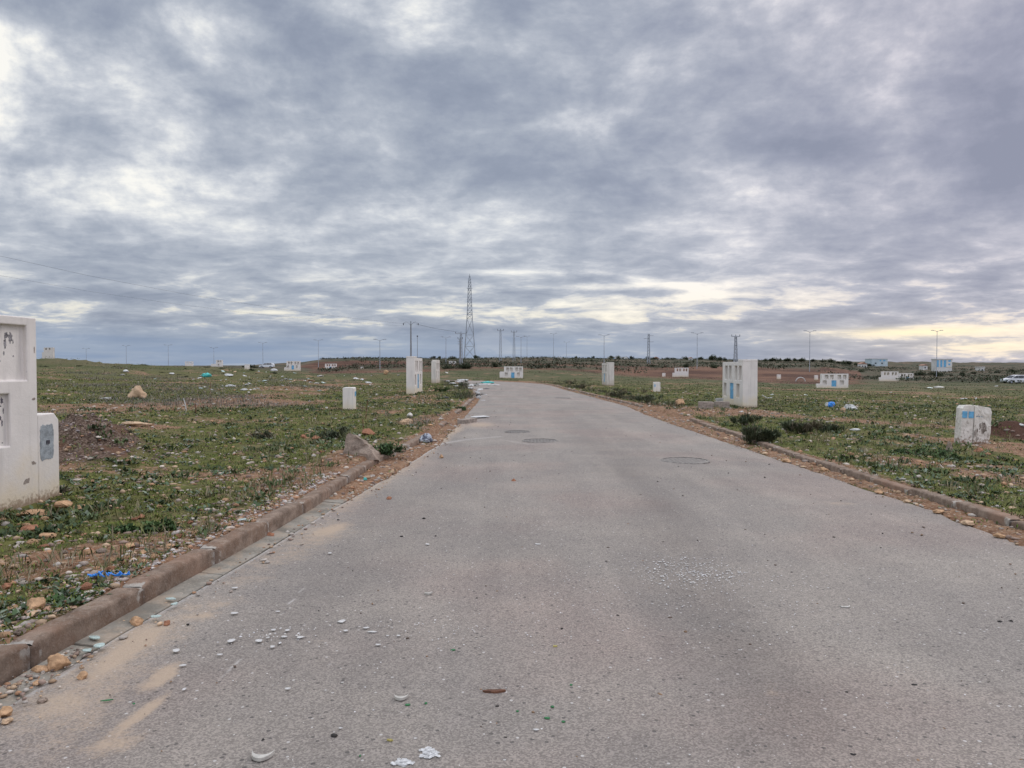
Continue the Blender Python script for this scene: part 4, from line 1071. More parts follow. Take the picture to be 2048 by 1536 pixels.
for (a, b, yb, w_, lab) in [(489, 110, 741, .65, 'small white pedestal in the scrap-strewn left field'), (720, 180, 741, .8, 'tiny white pedestal below the brown bank, left of the tall kiosk'),
                           (1325, 150, 755, .6, 'tiny white pedestal just left of the doorless kiosk'), (1555, 140, 758.5, .65, 'tiny white pedestal left of the concrete ring'),
                           (1630, 140, 760, .6, 'tiny white pedestal between concrete ring and widest kiosk'), (1408, 170, 753, .3, 'tiny white pedestal at the foot of the red bank')]:
    pedestal(a, b, yb, w_, .4, .9, 0, lab, bevel=0)

# ------------------------------------------------------------------ manholes
def manhole(px, py, r_, label):
    p = at(px, py, G); e_ = empty('manhole_cover', (p.x, p.y, p.z + .016), 0, label, 'manhole cover', 'round manhole covers in the road')
    m_ = MB(); n = 40
    ring = [(r_ * 1.12, -.02), (r_ * 1.12, .0), (r_ * 1.06, .012), (r_, .012), (r_, -.02)]
    V = []; Fx = []
    for k in range(n):
        a = 2 * math.pi * k / n
        for (q, z) in ring: V.append((q * math.cos(a), q * math.sin(a), z))
    for k in range(n):
        for a in range(len(ring) - 1):
            b = (k + 1) % n; Fx.append((k * 5 + a, k * 5 + a + 1, b * 5 + a + 1, b * 5 + a))
    m_.add(V, Fx); m_.build('frame', M_MHF, e_)
    m2 = MB(); m2.add([(r_ * .985 * math.cos(2 * math.pi * k / n), r_ * .985 * math.sin(2 * math.pi * k / n), .004) for k in range(n)], [tuple(range(n))])
    for a in range(-4, 5):
        for b in range(-4, 5):
            X_, Y_ = a * r_ * .2, b * r_ * .2
            if math.hypot(X_, Y_) < r_ * .88: m2.box(X_ - r_ * .05, X_ + r_ * .05, Y_ - r_ * .05, Y_ + r_ * .05, .0045, .0062)
    m2.build('lid', M_IRON, e_)
manhole(1370, 923, .36, 'round manhole cover in the right half of the road')
manhole(1080, 883, .34, 'round manhole cover in mid road, nearer of the two beside the pale seam')
manhole(1035, 865, .28, 'small round manhole cover just beyond the one beside the pale seam')
manhole(1125, 797, .36, 'far round manhole cover where the road begins to bend')

# ------------------------------------------------------------------ masts, lamps, wires
def lamp(px, yt, D, label, arms=2):
    x0 = (px - 1024) / F * D; zb = H1(x0, D); h = ztop(yt, D) - zb
    r = empty('street_lamp', (x0, D, zb), 0, label, 'street lamp', 'street lamps standing along the skyline')
    MB().tube([(0, 0, -.3), (0, 0, h * .5), (0, 0, h - .1)], [.085, .07, .05], 8).build('post', M_STEEL, r)
    for s in ((-1, 1) if arms == 2 else (-1,)):
        MB().tube([(0, 0, h - .35), (s * .5, 0, h - .05), (s * 1.0, 0, h)], .045, 5).build('arm', M_STEEL, r)
        MB().box(min(s * .8, s * 1.45), max(s * .8, s * 1.45), -.14, .14, h - .02, h + .10).build('lamp_head', M_STEEL, r)
lamps = [(173, 697, 280), (253, 691, 270), (337, 690, 260), (428, 695, 262), (526, 685, 240), (637, 680, 225), (760, 679, 165), (892, 674, 210), (1042, 673, 215), (1054, 672, 330), (1107, 667, 300), (1133, 684, 330), (1208, 670, 190), (1394, 666, 175), (1619, 662, 172), (1873, 661, 180)]
for k, (a, b, c) in enumerate(lamps):
    lamp(a, b, c, ORD[k] + ' from the left of the twin-headed street lamps on the skyline', 2)
def pole_at(px, D, name, label, cat, group=None):
    x0 = (px - 1024) / F * D; zb = H1(x0, D)
    return empty(name, (x0, D, zb), 0, label, cat, group), zb
def lattice(mb, levels, r0=.05, diag=True):
    """levels: (z, halfwidth)"""
    for (z0, w0), (z1, w1) in zip(levels[:-1], levels[1:]):
        c0 = [(-w0, -w0, z0), (w0, -w0, z0), (w0, w0, z0), (-w0, w0, z0)]; c1 = [(-w1, -w1, z1), (w1, -w1, z1), (w1, w1, z1), (-w1, w1, z1)]
        for k in range(4):
            mb.tube([c0[k], c1[k]], r0, 4); n = (k + 1) % 4
            mb.tube([c1[k], c1[n]], r0 * .6, 4)
            if diag: mb.tube([c0[k], c1[n]], r0 * .6, 4); mb.tube([c0[n], c1[k]], r0 * .6, 4)
# tall lattice tower
D = 340; r, zb = pole_at(939.5, D, 'lattice_tower', 'tall tapering lattice transmission tower standing above the middle of the skyline', 'transmission tower')
def lv(pts, n):
    zs = []; out = []
    for (ya, wa), (yb_, wb) in zip(pts[:-1], pts[1:]):
        k = max(1, int(round(abs(yb_ - ya) / n)))
        for q in range(k): out.append((ya + (yb_ - ya) * q / k, wa + (wb - wa) * q / k))
    out.append(pts[-1]); return out
hw = lambda wpx: wpx / 2 * D / F
m_ = MB(); L = [(0, hw(24)), (ztop(716, D) - zb, hw(22)), (ztop(670, D) - zb, hw(15.5)), (ztop(638, D) - zb, hw(11))]
Lz = [L[0]];
for a, b in zip(L[:-1], L[1:]):
    k = max(1, round((b[0] - a[0]) / 5))
    for q in range(1, k + 1): Lz.append((a[0] + (b[0] - a[0]) * q / k, a[1] + (b[1] - a[1]) * q / k))
lattice(m_, Lz, .095); m_.build('lower_frame', M_STEEL, r)
m_ = MB(); U = [(ztop(638, D) - zb + .05, hw(11)), (ztop(612, D) - zb, hw(8.6)), (ztop(565, D) - zb, hw(5)), (ztop(552, D) - zb, hw(1.5))]; Uz = [U[0]]
for a, b in zip(U[:-1], U[1:]):
    k = max(1, round((b[0] - a[0]) / 1.7))
    for q in range(1, k + 1): Uz.append((a[0] + (b[0] - a[0]) * q / k, a[1] + (b[1] - a[1]) * q / k))
lattice(m_, Uz, .10); m_.tube([(0, 0, U[-1][0]), (0, 0, ztop(548, D) - zb)], .08, 4); m_.build('upper_frame', M_STEEL, r)
for z_ in (ztop(626, D) - zb, ztop(600, D) - zb, ztop(577, D) - zb):
    MB().tube([(-1.25, 0, z_), (1.25, 0, z_)], .12, 4).tube([(0, -1.1, z_), (0, 1.1, z_)], .12, 4).build('cross_brace', M_STEEL, r)
def tpole(px, yt, D, span, label, lat=False, arms=1, gap=4, th=.17):
    r, zb = pole_at(px, D, 'power_pole', label, 'power pole', 'power poles with cross arms on the skyline')
    h = ztop(yt, D) - zb
    if lat:
        m = MB(); n = 9; lattice(m, [(h * k / n - .2 * (k == 0), .42 - .22 * k / n) for k in range(n + 1)], .055); m.build('mast', M_STEEL, r)
    else: MB().tube([(0, 0, -.3), (0, 0, h)], [th * 1.4, th], 6).build('mast', M_POLEC, r)
    for a in range(arms):
        z = h - a * gap * D / F
        m = MB().box(-span / 2, span / 2, -.09, .09, z - .10, z + .06); m.build('cross_arm', M_STEEL, r)
        for s in (-.47, 0, .47):
            if a == 0: MB().tube([(s * span, 0, z + .06), (s * span, 0, z + .45)], .07, 5).build('insulator', M_SCRAPD, r)
    return r
tpole(922, 667, 190, 2.9, 'lattice power pole with wide cross arm, left of the tall tower', True)
tpole(920.5, 678, 186, 1.2, 'short concrete power pole directly in front of the lattice pole', False, 3, 5, .2)
tpole(1001, 661, 230, 2.0, 'lattice power pole, left of the two close together right of the tall tower', True)
tpole(1028, 664, 240, 1.9, 'lattice power pole, right of the two close together right of the tall tower', True)
tpole(1471, 673, 175, 2.0, 'power pole with double top bar rising behind the tall blue-doored kiosk', True)
tpole(835, 674, 230, .3, 'thin plain pole right of the curved-arm power pole', False, 1, 4, .07)
# asymmetric-arm mast
r, zb = pole_at(1297, 230, 'power_pole', 'power pole with three staggered single arms right of mid skyline', 'power pole', 'power poles with cross arms on the skyline')
h = ztop(668, 230) - zb; m = MB(); lattice(m, [(h * k / 10 - .2 * (k == 0), .42 - .2 * k / 10) for k in range(11)], .05); m.build('mast', M_STEEL, r)
for (s, dz_) in ((1, .5), (-1, 1.4), (1, 2.4)):
    MB().tube([(0, 0, h - dz_), (s * 1.5, 0, h - dz_)], .08, 4).build('cross_arm', M_STEEL, r)
# curved-arm pole
Dp = 150; r, zb = pole_at(822, Dp, 'power_pole', 'power pole with curved drooping arms behind the left roadside kiosk', 'power pole', 'power poles with cross arms on the skyline')
h = ztop(651, Dp) - zb; MB().tube([(0, 0, -.3), (0, 0, h)], [.22, .14], 6).build('mast', M_POLEC, r)
for s in (-1, 1):
    MB().tube([(0, 0, h), (s * .45, 0, h + .55), (s * 1.0, 0, h + .75), (s * 1.5, 0, h + .45)], .05, 4).build('curved_arm', M_STEEL, r)
    MB().tube([(s * 1.5, 0, h + .45), (s * 1.5, 0, h + .05)], .08, 5).build('insulator', M_SCRAPD, r)
MB().tube([(0, 0, h), (0, 0, h + .85)], .07, 5).build('insulator', M_SCRAPD, r)
def wire(pts, label, rr=.016):
    P = []
    for k in range(len(pts) - 1):
        for q in range(6):
            t_ = q / 6; a, b = Vector(pts[k]), Vector(pts[k + 1]); P.append(a.lerp(b, t_))
    P.append(Vector(pts[-1]))
    o = MB().tube(P, rr, 4).build('power_line', M_SCRAPD); tag(o, label, 'power line', 'power lines crossing the left sky')
def wp(px, py, D): x = (px - 1024) / F * D; return (x, D, ztop(py, D))
wire([wp(-260, 445, 62), wp(0, 512, 80), wp(180, 552, 95), (wp(380, 590, 110)), wp(560, 618, 122), wp(700, 636, 135), wp(812, 648, 150)], 'upper power line sagging from the top left towards the curved-arm pole', .011)
wire([wp(-260, 503, 60), wp(0, 551, 76), wp(180, 583, 92), wp(350, 608, 106), wp(520, 629, 120), wp(680, 643, 135), wp(806, 652, 150)], 'lower power line sagging from the left edge towards the curved-arm pole', .008)
wire([wp(832, 648, 150), wp(870, 657, 168), wp(920, 665, 190)], 'short power line between the curved-arm pole and the lattice pole', .025)

# ------------------------------------------------------------------ vegetation
def leafball(seed, n, rad3, lobes, l0, l1, wr, cols, base=0.0, spike=False, shell=.55, spread=.42, lob=(.40, .62)):
    rg = np.random.default_rng(seed)
    cen = rg.normal(0, spread, (lobes, 3)) * np.array(rad3); cen[:, 2] = np.abs(cen[:, 2]) * .9 + rad3[2] * .35
    idx = rg.integers(0, lobes, n); d = rg.normal(0, 1, (n, 3)); d /= np.linalg.norm(d, axis=1)[:, None]
    rr = rg.uniform(shell, 1, n) ** .7
    P = cen[idx] + d * rr[:, None] * np.array(rad3) * rg.uniform(lob[0], lob[1], lobes)[idx][:, None]
    P[:, 2] = np.maximum(P[:, 2], .02) + base
    ln = rg.uniform(l0, l1, n)
    azm = rg.uniform(0, 6.28, n); tilt = rg.uniform(.4, 1.4, n) if spike else rg.uniform(-.9, 1.2, n)
    ci = rg.integers(0, len(cols), lobes)[idx]; C = np.array(cols)[ci] * rg.uniform(.65, 1.35, (n, 1))
    return leaves(P[:, 0], P[:, 1], P[:, 2], ln, ln * wr, azm, tilt, C)
TC = [(.030, .042, .018), (.040, .055, .022), (.052, .065, .030), (.026, .036, .018)]
protos = {}
def tree_proto(kind, seed):
    r = empty('tree', (0, 0, -900))
    if kind == 'round': V, Fx, C = leafball(seed, 1500, (1.6, 1.6, 1.1), 10, .14, .38, .7, TC, .15)
    elif kind == 'low': V, Fx, C = leafball(seed, 1500, (2.4, 1.8, .80), 12, .14, .36, .7, TC, -.05)
    else: V, Fx, C = leafball(seed, 1200, (.8, .8, 1.4), 8, .12, .32, .7, TC, .2)
    np_mesh('crown', V, Fx, M_LEAF, r, C)
    m = MB(); m.tube([(0, 0, -.3), (.05, 0, .7), (0, .05, 1.5)], [.16, .12, .06], 6)
    for k in range(4):
        a = k * 1.6; m.tube([(.03, 0, .6 + .1 * k), (math.cos(a) * .7, math.sin(a) * .7, 1.3)], [.07, .03], 5)
    m.build('trunk', M_BARK, r)
    return r
PR = [tree_proto('round', 1), tree_proto('low', 2), tree_proto('tall', 3), tree_proto('low', 4), tree_proto('round', 5)]
used = set()
def tree(k, px, D, wpx, hpx, label, group, name='tree', cat='tree'):
    base = PR[k]
    if k in used: o = copy_tree(base)
    else: o = base; used.add(k)
    o.name = name
    w0 = [3.4, 5.2, 1.9, 5.2, 3.4][k]; h0 = [2.7, 1.8, 3.0, 1.8, 2.7][k]
    x = (px - 1024) / F * D
    o.location = (x, D, H1(x, D) - .15); o.rotation_euler = (0, 0, px * 1.3)
    s, sz = wpx * D / F / w0, hpx * D / F / h0
    o.scale = (s, s, sz); tag(o, label, cat, group); return o
# skyline trees on the far ridge, middle to right
sk = [(735, 350, 10, 7, 2), (752, 350, 7, 5, 0), (868, 340, 8, 8, 2), (880, 340, 8, 8, 0), (905, 300, 20, 8, 1), (952, 330, 16, 8, 3), (1027, 400, 14, 5, 1), (1055, 420, 10, 6, 0), (1090, 430, 12, 6, 4), (1115, 400, 7, 5, 0), (1152, 420, 6, 8, 2), (1176, 430, 8, 4, 1), (1187, 430, 6, 7, 2), (1222, 440, 18, 7, 3),
      (1236, 440, 14, 8, 1), (1252, 440, 16, 7, 0), (1262, 380, 8, 10, 2), (1296, 440, 16, 7, 3), (1310, 430, 14, 8, 0), (1335, 430, 16, 7, 1), (1346, 440, 12, 7, 4), (1372, 410, 16, 8, 1), (1400, 400, 14, 9, 0), (1424, 380, 20, 14, 4), (1440, 380, 14, 12, 0), (1450, 380, 12, 9, 1),
      (1530, 420, 14, 7, 1), (1545, 400, 20, 10, 4), (1560, 410, 12, 8, 1), (1575, 400, 22, 11, 0), (1590, 410, 14, 8, 3), (1603, 400, 16, 10, 4), (1625, 400, 12, 8, 2), (1645, 410, 18, 8, 1), (1662, 410, 20, 10, 3), (1678, 410, 14, 8, 0), (1693, 400, 22, 11, 4), (1712, 420, 16, 8, 1), (1737, 420, 14, 9, 0)]
for k, (a, b, c, d, q) in enumerate(sk):
    tree(q, a, b, c, d * 1.25, ORD[k] + ' from the left of the dark trees along the far ridge', 'dark trees along the far ridge')
mid = [(497, 190, 28, 11, 4, 'dark rounded tree on the left skyline beside the white car'), (511, 190, 16, 7, 1, 'low dark tree touching the rounded one on the left skyline'),
       (690, 262, 8, 5, 0, 'small dark bush on the crest of the brown bank'), (896, 150, 44, 13, 1, 'long dark thicket behind the stepped kiosk, left part'), (930, 145, 50, 14, 3, 'long dark thicket behind the stepped kiosk, right part'),
       (990, 160, 14, 15, 2, 'narrow dark bush just left of the kiosk at the bend'), (1070, 160, 34, 11, 1, 'low dark bush right of the kiosk at the bend'), (1097, 165, 18, 14, 0, 'round dark green bush between two kiosks on the slope'),
       (1305, 200, 22, 7, 3, 'flat dark bush on the red slope behind the thin pedestal'), (1371, 190, 16, 14, 0, 'round dark tree on the slope above the doorless kiosk'), (1428, 190, 16, 12, 4, 'dark tree on the slope just left of the tall blue-doored kiosk'),
       (1558, 210, 12, 8, 0, 'small dark bush on the slope right of the tall blue-doored kiosk'), (1722, 220, 20, 8, 1, 'low dark bush above the joined kiosks, left'), (1812, 170, 14, 12, 0, 'dark bush right behind the joined kiosks'),
       (1840, 190, 22, 13, 4, 'dark bush below the two-storey house, upper left'), (1862, 200, 14, 12, 0, 'small dark tree left of the blue striped building'), (1875, 185, 26, 13, 3, 'broad dark bush in front of the blue striped building'), (1925, 200, 16, 14, 0, 'dark round bush right of the blue striped building'),
       (1948, 230, 12, 8, 4, 'small bush between blue striped building and white box'), (1995, 240, 18, 9, 0, 'dark bush right of the small white box'), (2025, 240, 18, 9, 3, 'dark bush above the white car at right'), (2012, 170, 20, 9, 1, 'low green bush touching the roof line of the right car')]
for a, b, c, d, q, lab in mid: tree(q, a, b, c, d * 1.2, lab, 'dark bushes on the far slope', 'bush', 'bush')
rg = random.Random(15)
for k in range(64):
    px, py = rg.uniform(80, 700), rg.uniform(728, 768)
    q = at(px, py)
    if q.y < 120: tree(rg.choice([1, 3]), px, q.y, rg.uniform(8, 26), rg.uniform(2.5, 7), 'low dark bush, one of several scattered over the green slope at left', 'low bushes on the left slope', 'bush', 'bush')
# scattered small scrub on the far slope
rg = random.Random(5)
for k in range(34):
    px = rg.uniform(720, 1990); D = rg.uniform(170, 360)
    tree(rg.choice([0, 1, 3, 4]), px, D, rg.uniform(4, 12), rg.uniform(2.5, 6), 'small dark scrub bush scattered on the far slope', 'scrub scattered on the far slope', 'bush', 'bush')

u_ = NRG.random(26000); Dq = 150 + 420 * u_ ** 1.2; aq = np.radians(NRG.uniform(-16, 38, len(u_)))
x, y = Dq * np.sin(aq), Dq * np.cos(aq); pq = 1024 + F * x / y
ok = (fbm(x * .045, y * .045, 131, 4) > .47) & (pq > 640)
x, y = x[ok][:9000], y[ok][:9000]; z_ = H(x, y); k_ = 7; n_ = len(x) * k_
rs = np.repeat(NRG.uniform(.3, 1.0, len(x)), k_)
Vg, Fg, Cg = leaves(np.repeat(x, k_) + NRG.normal(0, .5, n_) * rs, np.repeat(y, k_) + NRG.normal(0, .5, n_) * rs, np.repeat(z_, k_) + NRG.uniform(0, .5, n_) * rs, NRG.uniform(.3, .8, n_) * rs, NRG.uniform(.2, .5, n_) * rs, NRG.uniform(0, 6.28, n_), NRG.uniform(.2, 1.2, n_),
                    np.array([(.045, .055, .028), (.06, .065, .035), (.08, .07, .045), (.035, .045, .025)])[np.repeat(NRG.integers(0, 4, len(x)), k_)] * NRG.uniform(.8, 1.25, (n_, 1)))
tag(np_mesh('scrub', Vg, Fg, M_LEAF, None, Cg), 'low scrub covering the far hillside', 'scrub', kind='stuff')
# nearer shrubs with fine foliage
def shrub(px, py, wpx, hpx, label, seed, cols, n=900, spike=True, wr=.14, ll=(.07, .20)):
    p = at(px, py); s = p.y / F; w_ = wpx * s / 2; h_ = hpx * s
    r = empty('shrub', p, 0, label, 'shrub', None)
    V, Fx, C = leafball(seed, int(n * .8), (w_, w_ * .8, h_ * .66), 15, ll[0], ll[1], wr, cols, -.03, spike, .1, .52, (.18, .48))
    np_mesh('foliage', V, Fx, M_LEAF, r, C)
    m = MB()
    for k in range(6):
        a = k * 1.05; m.tube([(0, 0, -.05), (math.cos(a) * w_ * .35, math.sin(a) * w_ * .35, h_ * .5)], [.012, .006], 4)
    m.build('stem', M_BARK, r)
DKC = [(.050, .066, .036), (.070, .085, .045), (.095, .105, .06), (.12, .10, .065)]
BRC = [(.045, .085, .025), (.065, .11, .035), (.035, .065, .022)]
shrub(1522, 888, 72, 32, 'dark feathery shrub spilling over the right kerb', 41, DKC, 2200)
shrub(1600, 868, 78, 26, 'dark feathery shrub behind the one spilling over the right kerb', 42, DKC, 2000)
shrub(1490, 850, 44, 16, 'low grey-green shrub behind the far end of the right kerb', 43, DKC, 900)
shrub(524, 878, 46, 20, 'dark leafy shrub alone in the middle of the left grass', 44, DKC, 1300, False, .35, (.03, .08))
shrub(672, 876, 60, 24, 'dark blue-green shrub left of the leaning concrete lump', 45, DKC, 1500, False, .3, (.03, .09))
shrub(768, 910, 70, 30, 'bright green broad-leaved shrub right of the leaning concrete lump', 46, BRC, 2200, False, .5, (.03, .07))
shrub(630, 935 - 60, 30, 10, 'small dark weed patch beside the orange stones', 47, BRC, 500, False, .4, (.03, .07))
shrub(1890, 918, 60, 16, 'low green weeds against the left side of the stained pedestal', 48, BRC, 1300, False, .5, (.03, .06))
shrub(1830, 908, 110, 12, 'flat dark green weed patch in the right verge', 49, BRC, 1500, False, .5, (.03, .07))
shrub(1295, 806, 46, 20, 'dark bushy weed at the foot of the thin pedestal', 50, DKC, 900)
shrub(1240, 796, 40, 18, 'dark weed clump on the right kerb before the thin pedestal', 51, DKC, 900)
shrub(1165, 778, 34, 12, 'dark weed clump on the far right kerb', 52, DKC, 700)
shrub(1140, 770, 30, 10, 'brown weed clump at the far end of the right kerb', 53, DKC, 700)
shrub(935, 776, 44, 12, 'dark weed clump at the left inside of the bend', 54, DKC, 900)
shrub(882, 784, 26, 8, 'green weed clump below the stepped kiosk', 55, BRC, 600)
shrub(920, 822, 30, 10, 'green weed clump by the left road edge before the bend', 56, BRC, 700, False, .4, (.04, .1))
shrub(245, 1062, 60, 14, 'dark broad-leaved weed in the left verge below the mound', 57, BRC, 900, False, .6, (.03, .06))
shrub(330, 1060, 90, 16, 'spreading green weed in the left verge near the kerb', 58, BRC, 1300, False, .55, (.03, .06))
shrub(130, 1200, 90, 14, 'low green weed above the nearest left kerb', 59, BRC, 1200, False, .5, (.02, .05))
shrub(110, 985, 50, 14, 'dark weed tuft at the corner of the nearest kiosk', 60, DKC, 700, False, .3, (.03, .08))
shrub(1665, 862, 26, 8, 'small dark weed tuft right of the two feathery shrubs', 61, DKC, 500)

# ------------------------------------------------------------------ rods, sticks, pipes
def rod(px, y0, y1, label, rr=.008, dx_=0, m=None, name='iron_rod', cat='rod'):
    p = at(px, y0); h = (y0 - y1) * p.y / F
    tag(MB().tube([p - Vector((0, 0, .1)), p + Vector((dx_ * .4, 0, h * .5)), p + Vector((dx_, .02, h))], rr, 6).build(name, m or M_RUST), label, cat)
rod(731, 838, 801, 'taller thin rusty rod standing right of the square white pedestal', .010, .06)
rod(727, 862, 838, 'short thin rusty rod in front of the taller one', .010, -.02)
rod(392, 826, 808, 'short dark stake at the end of the bare track', .016, -.03)
rod(374, 822, 797, 'leaning pale stake beside the dark stake on the bare track', .014, -.12, M_SCRAP)
rod(420, 790, 763, 'thin stalk-like stake among dry weeds in the left field', .012, .03)
# pale arch (half buried concrete ring)
p = at(1601, 763); m = MB()
m.tube([(p.x + math.cos(a) * .85, p.y, p.z + math.sin(a) * .75) for a in [math.pi * k / 14 for k in range(15)]], .09, 6)
tag(m.build('concrete_ring', M_SCRAP, smooth=True), 'half buried pale ring standing in the right field', 'ring')
p = at(1530, 800); tag(MB().tube([p + Vector((-.15, 0, .25)), p + Vector((.12, 0, .10)), p + Vector((.36, 0, .13))], .025, 6).build('bent_pipe', M_SCRAP), 'bent white pipe lying right of the tall blue-doored kiosk', 'pipe')

# ------------------------------------------------------------------ blocks and rubbish
def block(px, py, sx, sy, sz, rz, label, mt=None, tilt=0, name='concrete_block', cat='block', sink=.02):
    p = at(px, py); o = MB().box(-sx / 2, sx / 2, 0, sy, 0, sz).build(name, mt or M_BLOCK, None, .012)
    bm = bmesh.new(); bm.from_mesh(o.data); bmesh.ops.subdivide_edges(bm, edges=bm.edges, cuts=4, use_grid_fill=True)
    for v in bm.verts: v.co += Vector((mnoise.noise(v.co * 11), mnoise.noise(v.co * 11 + Vector((5, 0, 0))), mnoise.noise(v.co * 11 + Vector((0, 5, 0))))) * .010
    bm.to_mesh(o.data); bm.free()
    o.location = p - Vector((0, 0, sink)); o.rotation_euler = (tilt, 0, rz); tag(o, label, cat); return o
block(922, 853, .24, .75, .19, R(-24), 'fallen kerb stone lying in spilled soil at the left road edge', sink=.0)
block(1413, 818, .50, .34, .27, R(-6), 'left of the two concrete blocks at the foot of the tall kiosk')
block(1446, 816, .52, .30, .26, R(4), 'right of the two concrete blocks at the foot of the tall kiosk')
block(1438, 812, .30, .04, .34, R(10), 'white board leaning behind the concrete blocks', M_SCRAP, R(14), 'white_board', 'board')
def crumple(px, py, wpx, hpx, mt, label, seed, name='plastic_bag', cat='bag', flat=.8, onroad=False, group=None, rough=.8):
    p = at(px, py, G if onroad else None); s = p.y / F
    bm = bmesh.new(); bmesh.ops.create_icosphere(bm, subdivisions=4, radius=1)
    sv = Vector((seed * 2.3, seed * 5.1, seed))
    for v in bm.verts:
        n_ = v.co.copy()
        v.co *= 1 + rough * .5 * abs(mnoise.noise(n_ * 2.2 + sv)) - rough * .35 * abs(mnoise.noise(n_ * 5 + sv)) + .25 * mnoise.noise(n_ * 1.1 + sv)
        v.co = Vector((v.co.x * wpx * s / 2, v.co.y * wpx * s / 2 * flat, max(v.co.z, -.5) * hpx * s / 1.5))
    me = bpy.data.meshes.new(name); bm.to_mesh(me); bm.free(); me.materials.append(mt)
    o = bpy.data.objects.new(name, me); COL.objects.link(o); o.location = p + Vector((0, wpx * s * .2, hpx * s * .3)); o.rotation_euler = (0, 0, seed)
    return tag(o, label, cat, group)
def bag_fn(t, p):
    v = oc(t); n = t.noise(v, 9, 4, .6)
    t.put(p.inputs['Base Color'], t.mix(t.sm(n, .48, .56), (.40, .43, .47), (.08, .09, .12))); bump(t, p, t.noise(v, 20, 4, .6), .6, .02)
M_BAG = mat('printed_grey_bag', bag_fn, .5, .4)
crumple(852, 884, 24, 16, M_BAG, 'grey and dark crumpled plastic bag on the left kerb', 3)
crumple(1664, 814, 15, 11, M_BLUEP, 'bright blue plastic bag in the right field', 4)
crumple(1655, 813, 8, 8, M_SCRAP, 'small white scrap touching the blue bag', 5, 'plastic_scrap', 'scrap')
crumple(1703, 820, 24, 11, M_SCRAP, 'white rubbish bag right of the blue bag', 6)
crumple(1687, 822, 12, 7, M_TANST, 'tan clod just left of the white rubbish bag', 7, 'clod', 'clod')
crumple(819, 834, 24, 8, M_SHELL, 'flat grey-green cushion lying in the left grass', 8, 'cushion', 'cushion', .5, rough=.15)
crumple(812, 850, 26, 12, M_TANST, 'crumpled beige rag in the left grass below the cushion', 9, 'rag', 'rag')
crumple(412, 754, 18, 8, M_TEALP, 'teal plastic sheet among scrap on the left slope', 10, 'plastic_sheet', 'plastic')
crumple(730, 961, 9, 6, M_TEALP, 'small green-white scrap in the strip before the left kerb', 11, 'plastic_scrap', 'scrap')
for k, (a, b, c, d) in enumerate([(200, 1158, 34, 9), (243, 1157, 16, 10)]):
    m_ = MB(); rg = random.Random(20 + k); p = at(a, b); s = p.y / F
    for q in range(11):
        u = rg.uniform(-.5, .5) * c * s; v_ = rg.uniform(-.3, .3) * c * s
        m_.tube([p + Vector((u, v_, .02)), p + Vector((u + rg.uniform(-.03, .03), v_ + rg.uniform(-.02, .02), rg.uniform(.03, .05))), p + Vector((u + rg.uniform(-.05, .05), v_, .02))], [.004, .007, .003], 5)
    tag(m_.build('shredded_plastic', M_BLUEP), ['larger', 'smaller'][k] + ' tuft of shredded blue plastic in the verge by the left kerb', 'plastic')
# flat bits: shards, boards
def flat(px, py, wpx, dpx, mt, label, seed, name='glass_shard', cat='shard', group=None, th=.006, onroad=True, n=9, up=.014, arc=False):
    p = at(px, py, G if onroad else None); s = p.y / F; rg = random.Random(seed); P = []
    w_, d_ = wpx * s / 2, dpx * p.y * s / 1.6 / 2 * (1 if arc else .7)
    if arc:
        for k in range(12):
            a = math.pi * (1.05 + .95 * k / 11); P.append((math.cos(a) * w_, math.sin(a) * d_ * 1.6))
        for k in range(12):
            a = math.pi * (2.0 - .95 * k / 11); P.append((math.cos(a) * w_ * .98 - .001, math.sin(a) * d_ * (.95 - .5 * math.sin(math.pi * k / 11) * .0) ))
    else:
        for k in range(n):
            a = 2 * math.pi * k / n; q = rg.uniform(.6, 1.1); P.append((math.cos(a) * w_ * q, math.sin(a) * d_ * q))
    m_ = MB(); N = len(P)
    m_.add([(a, b, 0) for a, b in P] + [(a, b, th) for a, b in P], [tuple(reversed(range(N))), tuple(range(N, 2 * N))] + [(i, (i + 1) % N, (i + 1) % N + N, i + N) for i in range(N)])
    o = m_.build(name, mt); o.location = p + Vector((0, 0, up)); o.rotation_euler = (rg.uniform(-.02, .02), rg.uniform(-.02, .02), 0 if arc else rg.uniform(-.3, .3))
    return tag(o, label, cat, group)
flat(803, 1398, 28, 12, M_SHELL, 'pale crescent shard on the road, upper of two', 1, arc=True, th=.012)
flat(528, 1512, 44, 22, M_SHELL, 'large pale crescent shard on the road near the bottom edge', 2, arc=True, th=.014)
flat(1688, 1216, 22, 5, M_SHELL, 'thin white curved shard in the right half of the road', 3, arc=True)
flat(857, 1190, 16, 5, M_SHELL, 'small pale curled shard in the left half of the road', 4, arc=True, th=.012)
flat(988, 1390, 48, 8, M_RUST, 'flattened brown leaf remains in the middle of the road', 6, 'dead_leaf', 'leaf', th=.010, n=15)
flat(780, 1488, 18, 5, M_YEL, 'yellowish curved shard near the bottom edge', 7)
flat(1110, 1298, 12, 4, M_YEL, 'small yellowish shard in mid road', 8)
for k, (a, b, c) in enumerate([(214, 1407, 32), (268, 1414, 10), (907, 1305, 14), (815, 1416, 16), (852, 1413, 8), (1105, 1420, 10), (1095, 1443, 16), (1127, 1450, 10), (1142, 1376, 9), (1035, 1429, 10), (720, 1519, 6)]):
    flat(a, b, c * .85, 5, M_GREENP, ORD[k] + ' from the top-left of the green glass shards on the road' if k > 1 else ['largest dark green glass shard beside the sand patch', 'small green shard right of the largest green one'][k], 30 + k, group='green glass shards on the road', th=.004, n=6)
